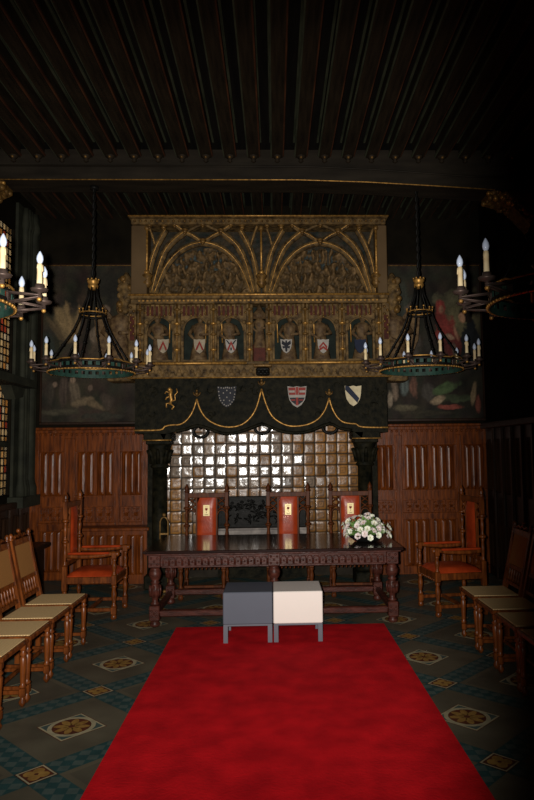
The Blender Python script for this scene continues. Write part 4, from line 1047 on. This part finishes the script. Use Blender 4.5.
    b.box(-.020, .020, yy-.002, yy, 1.048, 1.052, 'shield_black'); b.prism([(-.018, 1.035), (.018, 1.035), (.014, 1.010), (0, 1.0), (-.014, 1.010)], yy-.002, yy, 'shield_red'); b.lathe([(.001, -.006), (.010, 0), (.001, .006)], (0, yy-.001, .985), 8, 'shield_black')
    b.box(-.024, .024, yy-.002, yy, .956, .960, 'shield_black'); b.box(-.018, .018, yy-.002, yy, .948, .951, 'shield_black'); b.build('plaque', cu)
    return t
G1 = 'high-backed leather armchairs'
ar1 = armchair('high-backed armchair behind the table, directly left of the black fireback', 'dark_chair_oak', G1)
def place(o, x, y, rz, z=0): o.location = (x, y, z); o.rotation_euler = (0, 0, rz)
DB = 8.165
place(ar1, at(206.5, 520, DB+.235)[0], DB, math.radians(0))
a2 = copy_tree(ar1); a2['label'] = 'high-backed armchair behind the table, middle of the three, its left edge against the fireback'; place(a2, at(288.5, 520, DB+.235)[0], DB, math.radians(1))
a3 = copy_tree(ar1); a3['label'] = 'high-backed armchair behind the table whose seat is nearest the flowers'; place(a3, at(350, 520, DB+.235)[0], DB, math.radians(-2))
b1 = armchair('red leather armchair by the left panelled bench, turned sideways', 'chair_oak', G1, False)
place(b1, -1.975, 7.32, math.radians(90))
b2 = copy_tree(b1); b2['label'] = 'red leather armchair against the right panelling, turned sideways towards the table'
place(b2, 1.915, 7.19, math.radians(-90+8))

# ------------------------------------------------------------------ caned side chairs (face -Y)
def side_chair(label, group):
    t = thing('side_chair', label, 'chair', (0, 0, 0), 0, group); W = .20; y0, y1 = -.22, .175; wood = 'chair_oak'
    for s in (-1, 1):
        x = s*W
        b = MB(wood); b.lathe([(.010, 0), (.022, .02), (.026, .035), (.014, .055), (.016, .07)], (x, y0, 0), 10); b.box(x-.021, x+.021, y0-.021, y0+.021, .07, .125, ch=.005)
        b.lathe([(.015, .125), (.028, .14), (.016, .155), (.018, .17), (.022, .27), (.026, .33), (.016, .345), (.030, .36), (.016, .375), (.02, .385)], (x, y0, 0), 12); b.box(x-.021, x+.021, y0-.021, y0+.021, .385, .425, ch=.004); b.build('leg', t)
        b = MB(wood); P = [(y1-.012, 0), (y1+.03, 0), (y1+.022, .42), (y1+.14, 1.0), (y1+.105, 1.0), (y1-.014, .46)]
        b.prism(P, x-.019, x+.019, None, 'x'); 
        bp = b.build('back_post', t)
        b = MB(wood); b.lathe([(.02, 0), (.026, .012), (.012, .022), (.022, .04), (.012, .058), (.001, .065)], (x, y1+.122, 1.0), 9); b.build('finial', bp)
        b = MB(wood); b.box(x-.010, x+.010, y0, y1, .085, .112, ch=.003); b.build('stretcher', t)
    b = MB(wood); b.box(-W, W, -.02, .005, .086, .110, ch=.003); b.build('stretcher', t)
    b = MB(wood); b.box(-W-.022, W+.022, y0-.03, y0+.02, .425, .458, ch=.006); b.box(-W-.022, W+.022, y1-.03, y1+.012, .425, .458, ch=.006); b.box(-W-.022, -W+.022, y0+.02, y1-.03, .425, .458, ch=.004); b.box(W-.022, W+.022, y0+.02, y1-.03, .425, .458, ch=.004)
    b.build('seat_frame', t)
    b = MB('cane'); b.box(-W+.004, W-.004, y0-.012, y1-.012, .458, .464, ch=.002); b.build('cane_seat', t)
    def yl(z): return y1+.006+(z-.46)/.54*.117
    def slanted(mb, x0, x1, z0, z1, th, m=None):
        vs = []
        for z in (z0, z1):
            for dy in (-th, th): 
                for x in (x0, x1): vs.append((x, yl(z)+dy, z))
        mb.add(vs, [(0, 2, 3, 1), (4, 5, 7, 6), (0, 1, 5, 4), (2, 6, 7, 3), (0, 4, 6, 2), (1, 3, 7, 5)], m)
    b = MB(wood); slanted(b, -W, W, .50, .53, .012); b.build('back_rail', t)
    b = MB(wood); slanted(b, -W, W, .645, .675, .012); b.build('back_rail', t)
    b = MB(wood); slanted(b, -W, W, .95, 1.0, .014)
    b.tube([(-W+.03, yl(1.0), 1.0), (-.09, yl(1.02), 1.03), (-.04, yl(1.01), 1.012), (0, yl(1.04), 1.05), (.04, yl(1.01), 1.012), (.09, yl(1.02), 1.03), (W-.03, yl(1.0), 1.0)], .015, 8); b.ball((0, yl(1.06), 1.065), .02, 8); b.build('crest_rail', t)
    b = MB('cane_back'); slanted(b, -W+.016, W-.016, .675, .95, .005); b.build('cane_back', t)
    for k in range(6):
        b = MB(wood); x = -.145+.058*k; P = []
        b.tube([(x, yl(z), z) for z in (.53, .55, .58, .61, .63, .645)], [.009, .015, .009, .016, .010, .012], 8); b.build('spindle', t)
    return t
G2 = 'cane side chairs lined along the left wall'; G3 = 'cane side chairs lined along the right wall'
lc = side_chair('farthest cane chair of the left row, next to the red armchair', G2)
place(lc, -1.77-.22, 5.96, math.radians(90))
LL = [(5.48, 'cane chair of the left row, second nearest to the red armchair, whole back in view'),
      (5.00, 'cane chair of the left row, third from the red armchair, seat crossing the frame edge'),
      (4.52, 'nearest cane chair of the left row, only its seat front and legs in view')]
for y, lb in LL: c = copy_tree(lc); c['label'] = lb; place(c, -1.77-.22, y, math.radians(90))
RR = [(5.97, 'farthest cane chair of the right row, its pale seat next to the red armchair'), (5.48, 'cane chair of the right row, second from the red armchair, seat half lit'),
      (4.98, 'cane chair of the right row, third from the red armchair, in deep shadow'), (4.50, 'nearest cane chair of the right row, barely visible in the dark')]
for y, lb in RR: c = copy_tree(lc); c['label'] = lb; c['group'] = G3; place(c, 1.75+.22, y, math.radians(-90))

# ------------------------------------------------------------------ chandeliers
def chandelier(label, rod_len):
    t = thing('chandelier', label, 'chandelier', (0, 0, 0), 0, 'wrought-iron ring chandeliers'); R = .47; n = 72
    b = MB('teal_iron')
    def ringwall(z0, z1, r0, r1, i0=0, i1=n):
        for i in range(i0, i1):
            a0, a1 = 2*PI*i/n, 2*PI*(i+1)/n; vs = [(r*math.cos(a), r*math.sin(a), z) for z in (z0, z1) for r in (r0, r1) for a in (a0, a1)]
            b.add(vs, [(0, 1, 3, 2), (4, 6, 7, 5), (0, 4, 5, 1), (2, 3, 7, 6), (0, 2, 6, 4), (1, 5, 7, 3)])
    ringwall(0, .045, R-.006, R); ringwall(.085, .105, R-.006, R)
    for i in range(0, n, 2): ringwall(.045, .085, R-.006, R, i, i+1)
    hp = b.build('hoop', t)
    b = MB('black_iron'); R0 = R; R = R+.004
    for zz in ((0.012, .045), (.085, .105)): b.lathe([(R, zz[0]), (R+.004, (zz[0]+zz[1])/2), (R, zz[1])], (0, 0, 0), n)
    b.f = [f for f in b.f if len(f) == 4]; b.m = [0]*len(b.f); b.sm = [True]*len(b.f); b.build('outer_band', hp); R = R0
    b = MB('gilt')
    b.tube([((R+.006)*math.cos(2*PI*i/n), (R+.006)*math.sin(2*PI*i/n), .008) for i in range(n)], .009, 6, closed=True); 
    for i in range(n): b.ball(((R+.012)*math.cos(2*PI*i/n), (R+.012)*math.sin(2*PI*i/n), .008), .010, 6)
    b.build('gilt_rope', hp)
    b = MB('gilt')
    b.tube([(R*math.cos(2*PI*i/n), R*math.sin(2*PI*i/n), .110+(.014 if (i//6) % 2 == 0 else 0)) for i in range(n)], .008, 6, closed=True)
    b.build('gilt_crest', hp)
    a1o = c1o = None
    for k in range(12):
        if a1o is None:
            b = MB('wrought_iron', 'gilt')
            for (z0, z1) in ((.082, .062), (.020, .050)):
                b.tube([(R, -.018, z0), (R+.10, -.016, (z0+z1)/2), (.655, -.012, z1), (.672, 0, z1), (.655, .012, z1), (R+.10, .016, (z0+z1)/2), (R, .018, z0)], .0065, 6, 'wrought_iron')
            b.box(R-.004, R+.010, -.022, .022, .01, .09, 'wrought_iron', ch=.003)
            b.ball((.66, 0, .036), .015, 8, 'gilt'); b.lathe([(.012, .04), (.012, .075), (.045, .085), (.055, .10), (.050, .10), (.02, .09)], (.66, 0, 0), 12, 'wrought_iron')
            b.lathe([(.026, .092), (.030, .10), (.026, .13), (.02, .13)], (.66, 0, 0), 10, 'wrought_iron')
            a1o = b.build('arm', t); ao = a1o
            b = MB('wax'); b.lathe([(.0165, .10), (.0175, .14), (.016, .20), (.0172, .235), (.015, .258), (.006, .262)], (.66, 0, 0), 10); b.tube([(.676, .004, .25), (.678, .004, .21)], .0035, 5); b.tube([(.652, -.015, .252), (.651, -.016, .225)], .0035, 5); c1o = b.build('candle_sleeve', t); co = c1o
            b = MB('bulb_glass'); b.lathe([(.008, .258), (.016, .268), (.021, .285), (.019, .305), (.010, .325), (.004, .335), (.0005, .339)], (.66, 0, 0), 12); bu = b.build('bulb', c1o)
        else:
            ao = a1o.copy(); COL.objects.link(ao); ao.parent = t
            co = c1o.copy(); COL.objects.link(co); co.parent = t; q = bu.copy(); COL.objects.link(q); q.parent = co
        ao.rotation_euler = (0, 0, PI/6*k); co.rotation_euler = (0, 0, PI/6*k)
    for k in range(6):
        a_ = PI/3*k+PI/6; c, s_ = math.cos(a_), math.sin(a_); b = MB('black_iron')
        b.tube([(r*c, r*s_, z) for r, z in ((R-.01, .11), (.40, .20), (.33, .31), (.22, .48), (.16, .62), (.14, .69), (.10, .80), (.06, .9), (.045, 1.02))], .010, 6)
        for zz, rr in ((.2, .40), (.31, .33), (.48, .22)): b.ball((rr*c, rr*s_, zz), .017, 7)
        b.build('strut', t)
    b = MB('black_iron', 'gilt'); b.tube([(.145*math.cos(2*PI*i/24), .145*math.sin(2*PI*i/24), .675) for i in range(24)], .010, 6, 'black_iron', closed=True); b.tube([(.15*math.cos(2*PI*i/24), .15*math.sin(2*PI*i/24), .70) for i in range(24)], .006, 6, 'gilt', closed=True)
    for i in range(12): a_ = 2*PI*i/12; b.ball((.152*math.cos(a_), .152*math.sin(a_), .735+.012*(i % 2)), .012, 6, 'gilt'); b.tube([(.15*math.cos(a_), .15*math.sin(a_), .70), (.152*math.cos(a_), .152*math.sin(a_), .735)], .004, 5, 'gilt')
    b.build('small_crown', t)
    b = MB('black_iron', 'gilt'); b.lathe([(.03, .98), (.055, 1.0), (.060, 1.03), (.05, 1.045), (.065, 1.07), (.07, 1.09), (.045, 1.085), (.02, 1.10)], (0, 0, 0), 14, 'gilt')
    for i in range(8): a_ = 2*PI*i/8; b.ball((.062*math.cos(a_), .062*math.sin(a_), 1.10), .013, 6, 'gilt')
    b.build('crown_boss', t)
    b = MB('black_iron'); nn = 40
    for ph in (0, PI): b.tube([(.011*math.cos(ph+i*.9), .011*math.sin(ph+i*.9), 1.07+(rod_len-1.07)*i/nn) for i in range(nn+1)], .012, 6)
    b.lathe([(.05, rod_len-.04), (.05, rod_len-.005), (.02, rod_len-.002)], (0, 0, 0), 10); b.build('rod', t)
    return t
ZR = 2.66; YCH = 7.5; CR = .66
c1 = chandelier('far left ring chandelier with twelve candles, hanging in front of the mural with pale cloth', 4.88-ZR)
place(c1, at(92, 366, YCH)[0], YCH, math.radians(0.6), ZR)
c2 = copy_tree(c1); c2['label'] = 'far right ring chandelier hanging in front of the mural with the red-hooded figure'; place(c2, at(421, 366, YCH)[0], YCH, math.radians(5.5), ZR)
c3 = chandelier('near left chandelier cut by the frame edge, by the leaded window', ZJ-ZR)
place(c3, -2.10, 3.98, math.radians(0), ZR)
c4 = copy_tree(c3); c4['label'] = 'near right chandelier cut by the frame edge, three iron arms reaching into view'; place(c4, 1.86, 4.02, math.radians(-5), ZR)
